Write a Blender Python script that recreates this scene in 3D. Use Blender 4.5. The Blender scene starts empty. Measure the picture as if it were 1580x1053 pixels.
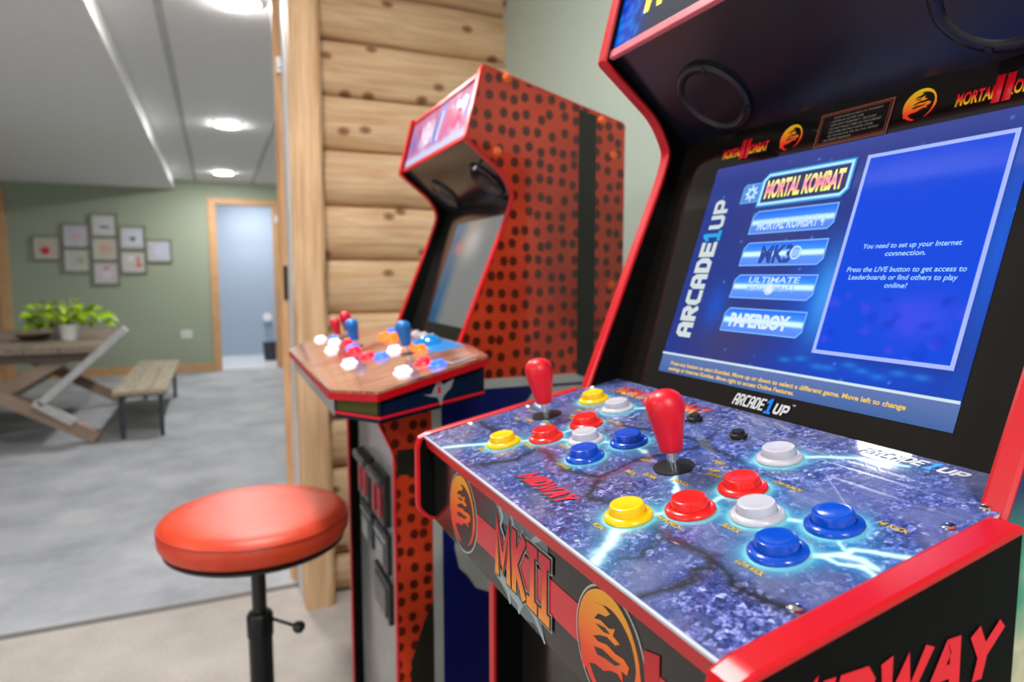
import bpy, bmesh, math, random
import numpy as np
from mathutils import Matrix, Vector
random.seed(7)
C = bpy.context.scene.collection
PI = math.pi
H = 1.17                      # eye height; heights below are given relative to the lens and lifted by H

# ------------------------------------------------------------------ camera
cam_d = bpy.data.cameras.new('camera'); cam = bpy.data.objects.new('camera', cam_d); C.objects.link(cam)
cam_d.sensor_width = 36; cam_d.lens = 1030 / 1580 * 36
cam_d.clip_start = 0.02; cam_d.clip_end = 60
cam.location = (0, 0, H)
cam.rotation_euler = (math.radians(90 - 5.62), 0, -math.radians(23.85))
cam_d.dof.use_dof = True; cam_d.dof.focus_distance = 0.46; cam_d.dof.aperture_fstop = 6.3
bpy.context.scene.camera = cam
# ------------------------------------------------------------------ world, exposure
w = bpy.data.worlds.new('world'); bpy.context.scene.world = w; w.use_nodes = True
w.node_tree.nodes['Background'].inputs[0].default_value = (.9, .95, 1, 1)
w.node_tree.nodes['Background'].inputs[1].default_value = 1.5
vs = bpy.context.scene.view_settings
vs.view_transform = 'Standard'; vs.look = 'None'; vs.gamma = 1; vs.use_curve_mapping = False
vs.exposure = 0.0
LIGHT = 345.0                 # radiance of a ceiling downlight
bpy.context.scene.render.film_transparent = False

# ------------------------------------------------------------------ materials
def c8(r, g, b):
    f = lambda v: (v/255/12.92) if v/255 <= .04045 else ((v/255+.055)/1.055)**2.4
    return (f(r), f(g), f(b), 1)
MATS = {}
class NT:
    def __init__(s, name):
        s.m = bpy.data.materials.new(name); s.m.use_nodes = True; s.t = s.m.node_tree
        s.b = s.t.nodes['Principled BSDF']; s.x = None
    def n(s, kind, **kw):
        o = s.t.nodes.new(kind)
        for k, v in kw.items():
            if k.startswith('_'): setattr(o, k[1:], v)
            else:
                o.inputs[k.replace('__', ' ')].default_value = v
        return o
    def l(s, a, b): s.t.links.new(a, b)
    def co(s, scale=(1,1,1)):
        if s.x is None: s.x = s.n('ShaderNodeTexCoord')
        mp = s.n('ShaderNodeMapping'); mp.inputs['Scale'].default_value = scale
        s.l(s.x.outputs['Object'], mp.inputs[0]); return mp.outputs[0]
    def ramp(s, fac, stops, interp='LINEAR'):
        r = s.n('ShaderNodeValToRGB'); r.color_ramp.interpolation = interp
        e = r.color_ramp.elements
        while len(e) < len(stops): e.new(.5)
        for el, (p, col) in zip(e, stops): el.position = p; el.color = col
        s.l(fac, r.inputs[0]); return r.outputs[0]
    def mix(s, f, a, b, mode='MIX'):
        m = s.n('ShaderNodeMix', _data_type='RGBA', _blend_type=mode)
        for i, v in ((0, f), (6, a), (7, b)):
            if isinstance(v, (int, float)): m.inputs[i].default_value = v
            elif isinstance(v, tuple): m.inputs[i].default_value = v
            else: s.l(v, m.inputs[i])
        return m.outputs[2]
    def bump(s, h, strength=.3, dist=.002):
        b = s.n('ShaderNodeBump'); b.inputs['Strength'].default_value = strength; b.inputs['Distance'].default_value = dist
        s.l(h, b.inputs['Height']); s.l(b.outputs[0], s.b.inputs['Normal'])
def pm(name, col, rough=.5, metal=0, coat=0, spec=.5, em=None, es=0, var=.06, vscale=20, bump=0, bscale=200):
    """procedural painted / plastic / metal material with slight noise variation"""
    if name in MATS: return MATS[name]
    t = NT(name); B = t.b
    nz = t.n('ShaderNodeTexNoise'); nz.inputs['Scale'].default_value = vscale; nz.inputs['Detail'].default_value = 4
    t.l(t.co(), nz.inputs['Vector'])
    d = tuple(v*(1-var) for v in col[:3])+(1,); u = tuple(min(1, v*(1+var)) for v in col[:3])+(1,)
    out = t.ramp(nz.outputs['Fac'], [(.3, d), (.7, u)])
    t.l(out, B.inputs['Base Color'])
    B.inputs['Roughness'].default_value = rough; B.inputs['Metallic'].default_value = metal
    B.inputs['Coat Weight'].default_value = coat; B.inputs['Coat Roughness'].default_value = .06
    B.inputs['Specular IOR Level'].default_value = spec
    if em: B.inputs['Emission Color'].default_value = em; B.inputs['Emission Strength'].default_value = es
    if bump:
        n2 = t.n('ShaderNodeTexNoise'); n2.inputs['Scale'].default_value = bscale; t.l(t.co(), n2.inputs['Vector'])
        t.bump(n2.outputs['Fac'], bump)
    MATS[name] = t.m; return t.m
def grad(name, stops, axis, lo, hi, rough=.35, em=0):
    """colour gradient across a printed letter, along a local axis"""
    t = NT(name); sx = t.n('ShaderNodeSeparateXYZ'); t.l(t.co(), sx.inputs[0])
    mr = t.n('ShaderNodeMapRange'); mr.inputs['From Min'].default_value = lo; mr.inputs['From Max'].default_value = hi
    t.l(sx.outputs[axis], mr.inputs['Value'])
    o = t.ramp(mr.outputs[0], stops); t.l(o, t.b.inputs['Base Color']); t.b.inputs['Roughness'].default_value = rough
    if em: t.l(o, t.b.inputs['Emission Color']); t.b.inputs['Emission Strength'].default_value = em
    return t.m
def attr_mat(name, rough, coat=0, em=0, stone=False):
    t = NT(name); a = t.n('ShaderNodeVertexColor'); a.layer_name = 'print'
    col = a.outputs['Color']
    if stone:
        v = t.n('ShaderNodeTexVoronoi'); v.inputs['Scale'].default_value = 300; t.l(t.co(), v.inputs['Vector'])
        s1 = t.ramp(v.outputs['Color'], [(.05, c8(34,38,70)), (.4, c8(64,72,122)), (.66, c8(104,114,170)), (.95, c8(198,202,232))])
        n1 = t.n('ShaderNodeTexNoise'); n1.inputs['Scale'].default_value = 520; n1.inputs['Detail'].default_value = 3; t.l(t.co(), n1.inputs['Vector'])
        s2 = t.ramp(n1.outputs['Fac'], [(.38, c8(32,35,58)), (.5, c8(132,137,180)), (.62, c8(224,226,242))])
        s3 = t.mix(.75, s1, s2, 'OVERLAY')
        n2 = t.n('ShaderNodeTexNoise'); n2.inputs['Scale'].default_value = 22; n2.inputs['Detail'].default_value = 5; t.l(t.co(), n2.inputs['Vector'])
        s4 = t.mix(t.ramp(n2.outputs['Fac'], [(.46, (0,0,0,1)), (.62, (.8,.8,.8,1))]), s3, c8(104,106,138))
        n3 = t.n('ShaderNodeTexNoise'); n3.inputs['Scale'].default_value = 9; t.l(t.co((1,1,2)), n3.inputs['Vector'])
        s5 = t.mix(t.ramp(n3.outputs['Fac'], [(.4, (0,0,0,1)), (.7, (.5,.5,.5,1))]), s4, c8(50,84,160))
        col = t.mix(a.outputs['Alpha'], s5, a.outputs['Color'])
    t.l(col, t.b.inputs['Base Color'])
    if em:
        t.l(col, t.b.inputs['Emission Color']); t.b.inputs['Emission Strength'].default_value = em
        d = t.n('ShaderNodeMix', _data_type='RGBA'); d.inputs[0].default_value = .97
        t.l(col, d.inputs[6]); d.inputs[7].default_value = (0,0,0,1); t.l(d.outputs[2], t.b.inputs['Base Color'])
    t.b.inputs['Roughness'].default_value = rough; t.b.inputs['Coat Weight'].default_value = coat
    if em: t.b.inputs['Specular IOR Level'].default_value = .35
    if coat: t.b.inputs['Specular IOR Level'].default_value = .12
    t.b.inputs['Coat Roughness'].default_value = .02
    return t.m
def glow(name, col, s=1.0, rough=.15): return pm(name, tuple(v*.05 for v in col[:3])+(1,), rough, em=col, es=s)

def wood(name, axis, a, b, kn=True, dark=c8(120,72,40)):
    t = NT(name); sc = [9, 9, 9]; sc[axis] = .9
    n1 = t.n('ShaderNodeTexNoise'); n1.inputs['Scale'].default_value = 3; n1.inputs['Detail'].default_value = 6; n1.inputs['Distortion'].default_value = .6
    t.l(t.co(tuple(sc)), n1.inputs['Vector'])
    base = t.ramp(n1.outputs['Fac'], [(.3, a), (.52, b), (.7, a)])
    sc2 = [40, 40, 40]; sc2[axis] = 2
    n2 = t.n('ShaderNodeTexNoise'); n2.inputs['Scale'].default_value = 2; n2.inputs['Detail'].default_value = 4
    t.l(t.co(tuple(sc2)), n2.inputs['Vector'])
    col = t.mix(.25, base, t.ramp(n2.outputs['Fac'], [(.35, dark), (.6, (1,1,1,1))]), 'MULTIPLY')
    if kn:
        sx = t.n('ShaderNodeSeparateXYZ'); t.l(t.co((4.2,4.2,6.5)), sx.inputs[0]); cb_ = t.n('ShaderNodeCombineXYZ')
        t.l(sx.outputs[0], cb_.inputs[0]); t.l(sx.outputs[2], cb_.inputs[1])
        v = t.n('ShaderNodeTexVoronoi', _voronoi_dimensions='2D'); v.inputs['Scale'].default_value = 1.0; t.l(cb_.outputs[0], v.inputs['Vector'])
        col = t.mix(t.ramp(v.outputs['Distance'], [(.0, (1,1,1,1)), (.07, (.7,.7,.7,1)), (.11, (0,0,0,1))]), col, dark)
    t.l(col, t.b.inputs['Base Color']); t.b.inputs['Roughness'].default_value = .68
    t.bump(n2.outputs['Fac'], .25, .003)
    return t.m

RED = pm('red_trim_plastic', c8(196,7,24), .32, var=.03)
BLACK = pm('black_laminate', c8(7,7,7), .5, spec=.08, var=.1)
BLACKG = pm('black_gloss_panel', c8(30,28,27), .13, var=.05)
BLACKP = pm('black_plastic', c8(20,20,22), .35)
CHROME = pm('chrome', c8(220,222,225), .12, 1, var=.02)

# ------------------------------------------------------------------ object helpers
WM = {}
def tag(o, label=None, cat=None, group=None, kind=None):
    if label: o['label'] = label
    if cat: o['category'] = cat
    if group: o['group'] = group
    if kind: o['kind'] = kind
    return o
def link(o, parent=None, M=Matrix()):
    C.objects.link(o)
    if parent: o.parent = parent; o.matrix_basis = WM[parent].inverted() @ M
    else: o.matrix_basis = M
    WM[o] = M.copy(); return o
def thing(name, loc, label=None, cat=None, group=None, kind=None):
    o = bpy.data.objects.new(name, None); o.empty_display_size = .05
    return tag(link(o, None, Matrix.Translation(loc)), label, cat, group, kind)
def mesh(name, vs_, fs, m, parent=None, M=Matrix(), smooth=False):
    me = bpy.data.meshes.new(name); me.from_pydata([tuple(v) for v in vs_], [], fs); me.update()
    if m: me.materials.append(m)
    if smooth: me.polygons.foreach_set('use_smooth', [True]*len(me.polygons))
    return link(bpy.data.objects.new(name, me), parent, M)
def bobj(name, bm, m, parent=None, M=Matrix(), smooth=False, bevel=0, seg=2):
    if bevel: bmesh.ops.bevel(bm, geom=list(bm.edges), offset=bevel, segments=seg, profile=.5, affect='EDGES', clamp_overlap=True)
    bmesh.ops.recalc_face_normals(bm, faces=list(bm.faces))
    me = bpy.data.meshes.new(name); bm.to_mesh(me); bm.free(); me.materials.append(m)
    if smooth: me.polygons.foreach_set('use_smooth', [True]*len(me.polygons))
    return link(bpy.data.objects.new(name, me), parent, M)
def abox(bm, x0, x1, y0, y1, z0, z1):
    v = [bm.verts.new(p) for p in ((x0,y0,z0),(x1,y0,z0),(x1,y1,z0),(x0,y1,z0),(x0,y0,z1),(x1,y0,z1),(x1,y1,z1),(x0,y1,z1))]
    for f in ((3,2,1,0),(4,5,6,7),(0,1,5,4),(1,2,6,5),(2,3,7,6),(3,0,4,7)): bm.faces.new([v[i] for i in f])
def box(name, x0, x1, y0, y1, z0, z1, m, parent=None, M=Matrix(), bevel=0):
    bm = bmesh.new(); abox(bm, x0, x1, y0, y1, z0, z1); return bobj(name, bm, m, parent, M, bevel=bevel)
def beam(name, p, q, wx, wz, m, parent=None, bevel=.004, up=(0,1,0)):
    """square timber from p to q"""
    p, q = Vector(p), Vector(q); d = (q-p); L = d.length; d.normalize()
    u = Vector(up); u = (u-d*u.dot(d)).normalized(); v = d.cross(u)
    M = Matrix((( d.x,u.x,v.x,p.x),(d.y,u.y,v.y,p.y),(d.z,u.z,v.z,p.z),(0,0,0,1)))
    return box(name, 0, L, -wx/2, wx/2, -wz/2, wz/2, m, parent, M, bevel)
def prism(bm, prof, a0, a1, axis=1):
    """closed polygon prof (2 coords) extruded along an axis"""
    def P(u, v, a): return ((u, a, v) if axis == 1 else (a, u, v) if axis == 0 else (u, v, a))
    A = [bm.verts.new(P(u, v, a0)) for u, v in prof]; B = [bm.verts.new(P(u, v, a1)) for u, v in prof]
    n = len(prof); bm.faces.new(A); bm.faces.new(B[::-1])
    for i in range(n): bm.faces.new((A[i], B[i], B[(i+1) % n], A[(i+1) % n]))
def lathe(name, prof, m, parent=None, M=Matrix(), seg=32):
    vs_, fs = [], []; n = len(prof)
    for i in range(seg):
        a = 2*PI*i/seg
        for r, z in prof: vs_.append((r*math.cos(a), r*math.sin(a), z))
    for i in range(seg):
        j = (i+1) % seg
        for k in range(n-1): fs.append((i*n+k, j*n+k, j*n+k+1, i*n+k+1))
    bm = bmesh.new(); V = [bm.verts.new(v) for v in vs_]
    for f in fs: bm.faces.new([V[i] for i in f])
    bmesh.ops.remove_doubles(bm, verts=list(bm.verts), dist=1e-6)
    es = [e for e in bm.edges if e.is_boundary]
    if es: bmesh.ops.holes_fill(bm, edges=es)
    o = bobj(name, bm, m, parent, M, smooth=True)
    md = o.data
    if hasattr(md, 'set_sharp_from_angle'): md.set_sharp_from_angle(angle=math.radians(40))
    return o
def tube(name, pts, r, m, parent=None, seg=10, closed=False, M=Matrix()):
    pts = [Vector(p) for p in pts]; n = len(pts); vs_, fs = [], []
    for i, p in enumerate(pts):
        a = pts[(i-1) % n] if (closed or i > 0) else p; b = pts[(i+1) % n] if (closed or i < n-1) else p
        d = (b-a).normalized(); u = d.orthogonal() if i == 0 else (u - d*u.dot(d))
        u.normalize(); v = d.cross(u); rr = r[i] if isinstance(r, (list, tuple)) else r
        for k in range(seg):
            t = 2*PI*k/seg; vs_.append(p + rr*(u*math.cos(t)+v*math.sin(t)))
    for i in range(n if closed else n-1):
        j = (i+1) % n
        for k in range(seg): fs.append((i*seg+k, i*seg+(k+1) % seg, j*seg+(k+1) % seg, j*seg+k))
    if not closed: fs.append(tuple(range(seg))[::-1]); fs.append(tuple((n-1)*seg+k for k in range(seg)))
    return mesh(name, vs_, fs, m, parent, M, smooth=True)
def frame(o, ex, ez):
    """matrix of a flat frame: x along ex, z along normal ez"""
    ex = Vector(ex).normalized(); ez = Vector(ez).normalized(); ey = ez.cross(ex)
    o = Vector(o); return Matrix(((ex.x,ey.x,ez.x,o.x),(ex.y,ey.y,ez.y,o.y),(ex.z,ey.z,ez.z,o.z),(0,0,0,1)))
def text(name, s, box_, m, parent, M, bold=0.0, shear=0.0, lift=.0004, th=.0003, fit=True):
    """raised lettering, fitted into box_ = (x0, x1, y0, y1) of frame M; y0 is the baseline"""
    cu = bpy.data.curves.new(name, 'FONT'); cu.body = s; cu.size = 1; cu.shear = shear; cu.offset = bold
    cu.resolution_u = 3; cu.extrude = 0
    tmp = bpy.data.objects.new('tmp', cu); C.objects.link(tmp)
    dg = bpy.context.evaluated_depsgraph_get(); me = bpy.data.meshes.new_from_object(tmp.evaluated_get(dg))
    C.objects.unlink(tmp); bpy.data.objects.remove(tmp)
    n = len(me.vertices); co = np.empty(n*3, 'f'); me.vertices.foreach_get('co', co); co = co.reshape(-1, 3)
    x0, x1, y0, y1 = box_; mn = co.min(0); mx = co.max(0); cap = .73
    if s.islower() or fit is False: cap = .73
    sy = (y1-y0)/cap; sx = (x1-x0)/(mx[0]-mn[0])
    co[:, 0] = x0 + (co[:, 0]-mn[0])*sx; co[:, 1] = y0 + co[:, 1]*sy; co[:, 2] = lift
    bm = bmesh.new(); bm.from_mesh(me); bm.verts.ensure_lookup_table()
    for v, c in zip(bm.verts, co): v.co = c
    if th:
        r = bmesh.ops.extrude_face_region(bm, geom=list(bm.faces))
        for g in r['geom']:
            if isinstance(g, bmesh.types.BMVert): g.co.z += th
    bpy.data.meshes.remove(me)
    return bobj(name, bm, m, parent, M)
def poly(name, pts, m, parent, M, lift=.0004, th=.0002):
    bm = bmesh.new(); A = [bm.verts.new((x, y, lift-.0003)) for x, y in pts]; B = [bm.verts.new((x, y, lift+th)) for x, y in pts]
    n = len(pts); bm.faces.new(A[::-1]); bm.faces.new(B)
    for i in range(n): bm.faces.new((A[i], A[(i+1) % n], B[(i+1) % n], B[i]))
    return bobj(name, bm, m, parent, M)
def ribbon(name, pts, wd, m, parent, M, closed=False, lift=.0005, th=.0002):
    """flat printed line; wd may be a list of widths"""
    P = [Vector((x, y)) for x, y in pts]; n = len(P); L, R = [], []
    for i in range(n):
        a = P[(i-1) % n] if (closed or i > 0) else None; b = P[(i+1) % n] if (closed or i < n-1) else None
        d1 = (P[i]-a).normalized() if a is not None else (b-P[i]).normalized()
        d2 = (b-P[i]).normalized() if b is not None else d1
        t = (d1+d2); t = t.normalized() if t.length > 1e-6 else d1
        nn = Vector((-t.y, t.x)); k = 1/max(.45, nn.dot(Vector((-d1.y, d1.x))))
        h = (wd[i] if isinstance(wd, (list, tuple)) else wd)/2*k
        L.append(P[i]+nn*h); R.append(P[i]-nn*h)
    bm = bmesh.new()
    vl = [bm.verts.new((p.x, p.y, lift+th)) for p in L]; vr = [bm.verts.new((p.x, p.y, lift+th)) for p in R]
    for i in range(n if closed else n-1):
        j = (i+1) % n; bm.faces.new((vr[i], vr[j], vl[j], vl[i]))
    r = bmesh.ops.extrude_face_region(bm, geom=list(bm.faces))
    for g in r['geom']:
        if isinstance(g, bmesh.types.BMVert): g.co.z -= th
    return bobj(name, bm, m, parent, M)
def arc(cx, cy, r, a0, a1, n=28, ry=None):
    ry = ry or r
    return [(cx+r*math.cos(math.radians(a0+(a1-a0)*i/(n-1))), cy+ry*math.sin(math.radians(a0+(a1-a0)*i/(n-1)))) for i in range(n)]
def grid_print(name, W, Hh, res, fn, m, parent, M, x0=0, y0=0):
    nx, ny = int(W/res)+1, int(Hh/res)+1
    X, Y = np.meshgrid(np.linspace(0, W, nx), np.linspace(0, Hh, ny))
    vv = np.stack([X+x0, Y+y0, np.zeros_like(X)], -1).reshape(-1, 3)
    i = np.arange(nx*ny).reshape(ny, nx)
    f = np.stack([i[:-1, :-1], i[:-1, 1:], i[1:, 1:], i[1:, :-1]], -1).reshape(-1, 4)
    me = bpy.data.meshes.new(name); me.vertices.add(len(vv)); me.vertices.foreach_set('co', vv.astype('f').ravel())
    me.loops.add(f.size); me.polygons.add(len(f)); me.loops.foreach_set('vertex_index', f.astype('i').ravel())
    me.polygons.foreach_set('loop_start', np.arange(0, f.size, 4, dtype='i')); me.update(calc_edges=True)
    a = me.color_attributes.new('print', 'FLOAT_COLOR', 'POINT')
    a.data.foreach_set('color', fn(X+x0, Y+y0).astype('f').ravel()); me.materials.append(m)
    return link(bpy.data.objects.new(name, me), parent, M)
def one(name, box_, m, parent, M, shear=.2, **k):
    x0, x1, y0, y1 = box_; w_ = x1-x0; h_ = y1-y0
    P = [(0,0),(1,0),(1,.16),(.74,.16),(.74,1),(.42,1),(.0,.78),(.0,.62),(.38,.70),(.38,.16),(0,.16)]
    return poly(name, [(x0+p[0]*w_+shear*p[1]*h_, y0+p[1]*h_) for p in P], m, parent, M, **k)
GL = {'A':[[(0,0),(0,.78),(.22,1),(.78,1),(1,.78),(1,0)],[(0,.42),(1,.42)]], 'a':[[(0,0),(.36,1),(.64,1),(1,0)],[(.2,.33),(.8,.33)]],
 'R':[[(0,0),(0,1),(.8,1),(1,.82),(1,.62),(.8,.46),(0,.46)],[(.5,.46),(1,0)]], 'C':[[(1,1),(.2,1),(0,.8),(0,.2),(.2,0),(1,0)]],
 'D':[[(0,0),(0,1),(.72,1),(1,.76),(1,.24),(.72,0),(0,0)]], 'E':[[(1,1),(0,1),(0,0),(1,0)],[(0,.5),(.9,.5)]], 'U':[[(0,1),(0,.18),(.18,0),(.82,0),(1,.18),(1,1)]],
 'P':[[(0,0),(0,1),(.82,1),(1,.84),(1,.56),(.82,.40),(0,.40)]], 'M':[[(0,0),(0,1),(.5,.22),(1,1),(1,0)]], 'I':[[(.5,0),(.5,1)]], 'i':[[(.5,0),(.5,1)],[(.0,1),(1,1)],[(.0,0),(1,0)]],
 'W':[[(0,1),(.26,0),(.5,.82),(.74,0),(1,1)]], 'Y':[[(0,1),(.5,.48),(1,1)],[(.5,.52),(.5,0)]], 'K':[[(0,0),(0,1)],[(1,1),(.08,.48),(1,0)]],
 'O':[[(.2,0),(0,.2),(0,.8),(.2,1),(.8,1),(1,.8),(1,.2),(.8,0),(.2,0)]], 'T':[[(0,1),(1,1)],[(.5,1),(.5,0)]], 'L':[[(0,1),(0,0),(1,0)]],
 'B':[[(0,0),(0,1),(.8,1),(.96,.84),(.96,.66),(.8,.52),(0,.52)],[(.8,.52),(1,.36),(1,.16),(.8,0),(0,0)]], 'N':[[(0,0),(0,1),(1,0),(1,1)]], 'J':[[(1,1),(1,.18),(.8,0),(.2,0),(0,.18),(0,.3)]]}
def block(name, s_, box_, m, parent, M, wt=.26, shear=0.0, lift=.0004, th=.0001, grow=0.0, gap=.34):
    """heavy square lettering built from mitred strokes"""
    x0, x1, y0, y1 = box_; h_ = y1-y0; Wc = {'I':.0, 'i':.45, ' ':.5, 'M':1.15, 'W':1.3}
    tot = sum(Wc.get(c, .8) for c in s_); n = len(s_); wcell = 1.0
    # total = glyph widths + strokes + gaps, in units of a cell
    ws = wt*1.0; g_ = gap*.4
    units = tot+n*ws+(n-1)*g_; k = (x1-x0)/units; w_ = ws*k; bm = bmesh.new(); cx = x0; hz = 0
    wy = min(w_, h_*.30)
    for c in s_:
        gw_ = Wc.get(c, .8)*k
        for pl_ in GL.get(c, []):
            P = [Vector((cx+w_/2+p[0]*gw_, y0+w_/2+p[1]*(h_-w_))) for p in pl_]; N = len(P); closed = (P[0]-P[-1]).length < 1e-9
            if closed: P = P[:-1]; N -= 1
            L, Rr = [], []
            for i in range(N):
                a = P[(i-1) % N] if (closed or i > 0) else None; b = P[(i+1) % N] if (closed or i < N-1) else None
                d1 = (P[i]-a).normalized() if a is not None else (b-P[i]).normalized(); d2 = (b-P[i]).normalized() if b is not None else d1
                t = (d1+d2); t = t.normalized() if t.length > 1e-6 else d1; nn = Vector((-t.y, t.x)); kk = 1/max(.5, nn.dot(Vector((-d1.y, d1.x))))
                e = Vector((0, 0))
                if a is None: e = -d2*(w_/2 if c not in 'MWYKNaiI' or True else 0)
                if b is None: e = d1*w_/2
                r_ = w_/2+grow
                L.append(P[i]+nn*r_*kk+e+(e.normalized()*grow if e.length else e)); Rr.append(P[i]-nn*r_*kk+e+(e.normalized()*grow if e.length else e))
            f3 = lambda p, z: (p.x+shear*(p.y-y0), p.y, z)
            vl = [bm.verts.new(f3(p, lift+th)) for p in L]; vr = [bm.verts.new(f3(p, lift+th)) for p in Rr]; lift += .00004
            for i in range(N if closed else N-1):
                j = (i+1) % N; bm.faces.new((vr[i], vr[j], vl[j], vl[i]))
        hz += 1; cx += gw_+w_+g_*k
        if c not in (' ',): lift += .000002
    for f in bm.faces:
        f.normal_update()
        if f.normal.z < 0: f.normal_flip()
    me = bpy.data.meshes.new(name); bm.to_mesh(me); bm.free(); me.materials.append(m)
    return link(bpy.data.objects.new(name, me), parent, M)
def rounded(prof, radii, n=5):
    out = []
    N = len(prof)
    for i, p in enumerate(prof):
        r = radii.get(i, 0); p = Vector(p)
        if not r: out.append(tuple(p)); continue
        a = (Vector(prof[i-1])-p); b = (Vector(prof[(i+1) % N])-p)
        r = min(r, a.length*.45, b.length*.45); A = p+a.normalized()*r; B = p+b.normalized()*r
        for k in range(n+1):
            t = k/n; out.append(tuple((1-t)**2*A+2*t*(1-t)*p+t*t*B))
    return out
def molding(name, prof, y0, y1, m, parent, closed=False, h=.0022, lift=H):
    """plastic T-moulding sitting on a panel edge whose profile runs in x and z"""
    P = [Vector(p) for p in prof]; n = len(P)
    area = sum(P[i].x*P[(i+1) % n].y-P[(i+1) % n].x*P[i].y for i in range(n)); sg = 1
    bm = bmesh.new(); rings = []
    sec = [(-.0015, y0), (h*.6, y0), (h, y0+.0022), (h, y1-.0022), (h*.6, y1), (-.0015, y1)]
    for i in range(n):
        a = P[(i-1) % n] if (closed or i > 0) else None; b = P[(i+1) % n] if (closed or i < n-1) else None
        d1 = (P[i]-a).normalized() if a is not None else (b-P[i]).normalized()
        d2 = (b-P[i]).normalized() if b is not None else d1
        t = (d1+d2).normalized(); nn = Vector((-t.y, t.x)); k = 1/max(.5, nn.dot(Vector((-d1.y, d1.x))))
        rings.append([bm.verts.new((P[i].x+nn.x*s*k, y, P[i].y+nn.y*s*k+lift)) for s, y in sec])
    for i in range(n if closed else n-1):
        j = (i+1) % n
        for k in range(6): bm.faces.new((rings[i][k], rings[i][(k+1) % 6], rings[j][(k+1) % 6], rings[j][k]))
    if not closed: bm.faces.new(rings[0]); bm.faces.new(rings[-1][::-1])
    return bobj(name, bm, m, parent)
def panel(name, prof, y0, y1, m, parent, lift=H):
    bm = bmesh.new(); prism(bm, [(x, z+lift) for x, z in prof], y0, y1); return bobj(name, bm, m, parent)

# ------------------------------------------------------------------ room
XW, YL, YF = 1.05, 2.42, 8.95      # green wall x, log wall y, far wall y
ZC, ZS, XS = 1.125+H, 1.015+H, -.41  # ceiling, soffit bottom, soffit face
wallgreen = pm('sage_green_paint', c8(172,184,172), .7, var=.02, bump=.05)
wallfar = pm('sage_green_paint_far', c8(160,170,150), .75, var=.02)
white = pm('white_ceiling_paint', c8(236,236,238), .8, var=.015)
wtrim = pm('pine_casing', c8(208,162,116), .5, var=.08, vscale=9)
def carpet(name, a, b):
    t = NT(name); n1 = t.n('ShaderNodeTexNoise'); n1.inputs['Scale'].default_value = 2.2; n1.inputs['Detail'].default_value = 8; n1.inputs['Roughness'].default_value = .65
    t.l(t.co(), n1.inputs['Vector']); n2 = t.n('ShaderNodeTexNoise'); n2.inputs['Scale'].default_value = 160; t.l(t.co(), n2.inputs['Vector'])
    c1 = t.ramp(n1.outputs['Fac'], [(.35, a), (.65, b)]); c2 = t.mix(.35, c1, t.ramp(n2.outputs['Fac'], [(.3, (.35,.35,.35,1)), (.6, (1,1,1,1))]), 'MULTIPLY')
    t.l(c2, t.b.inputs['Base Color']); t.b.inputs['Roughness'].default_value = .95; t.b.inputs['Specular IOR Level'].default_value = .1
    t.bump(n2.outputs['Fac'], .6, .006); return t.m
def struct(name, *a, label=None, **k):
    o = box(name, *a, **k); o['kind'] = 'structure'
    if label: o['label'] = label
    return o
X0, Y0 = -4.6, -3.0
fa = mesh('floor', [(X0,2.52,0),(XW+.8,2.60,0),(XW+.8,YF,0),(X0,YF,0)], [(0,1,2,3)], carpet('grey_carpet', c8(158,161,168), c8(192,194,199)))
fb = mesh('floor', [(X0,Y0,0),(XW+.8,Y0,0),(XW+.8,2.60,.0),(X0,2.52,.0)], [(0,1,2,3)], carpet('warm_grey_carpet', c8(176,168,162), c8(200,192,186)))
for o in (fa, fb): o['kind'] = 'structure'
fa['label'] = 'mottled cool grey carpet of the far room'; fb['label'] = 'warm pale grey carpet under the arcade cabinets'
se = struct('trim_1', X0, XW+.8, 2.535, 2.565, 0.0, .003, pm('carpet_seam_shadow', c8(110,106,104), .9), label='seam between the two carpets with its shadow painted dark')  # strip paints the darker shadow along the seam
struct('ceiling', XS, XW+.8, Y0, YF, ZC, ZC+.05, white, label='white ceiling with fine panel joints')
struct('ceiling', X0, XS, Y0, YF, ZS, ZS+.05, white, label='lower boxed white ceiling at the left')
struct('trim_2', XS-.01, XS+.006, Y0, YF, ZS-.004, ZC, pm('white_trim', c8(238,238,238), .6), label='white upright face along the ceiling drop')
jm = pm('ceiling_joint', c8(196,198,200), .8)
for i, x in enumerate((-.175, .452)):
    struct('trim_%d' % (3+i), x-.018, x+.018, 2.6, YF, ZC-.004, ZC+.001, jm, label='grey joint line in the ceiling, %s' % ('beside the drop' if i == 0 else 'right of the lights'))
# far wall with the door opening
DX0, DX1, DZ = .017, .70, .858+H
bm = bmesh.new(); abox(bm, X0, DX0, YF, YF+.12, 0, ZC); abox(bm, DX1, XW+.8, YF, YF+.12, 0, ZC); abox(bm, DX0, DX1, YF, YF+.12, DZ, ZC)
o = bobj('wall_far', bm, wallfar); tag(o, 'sage green far wall with the picture group and doorway', kind='structure')
struct('wall_right', XW, XW+.1, Y0, YL+.2, 0, ZC, wallgreen, label='sage green side wall behind the arcade cabinets')
struct('wall_right', XW+.7, XW+.8, YL+.2, YF, 0, ZC, wallfar, label='side wall of the far room')
struct('wall_back', X0, XW+.1, Y0-.1, Y0, 0, ZC, wallgreen)
struct('wall_left', X0-.1, X0, 1.0, YF, 0, ZC, wallgreen)
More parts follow.
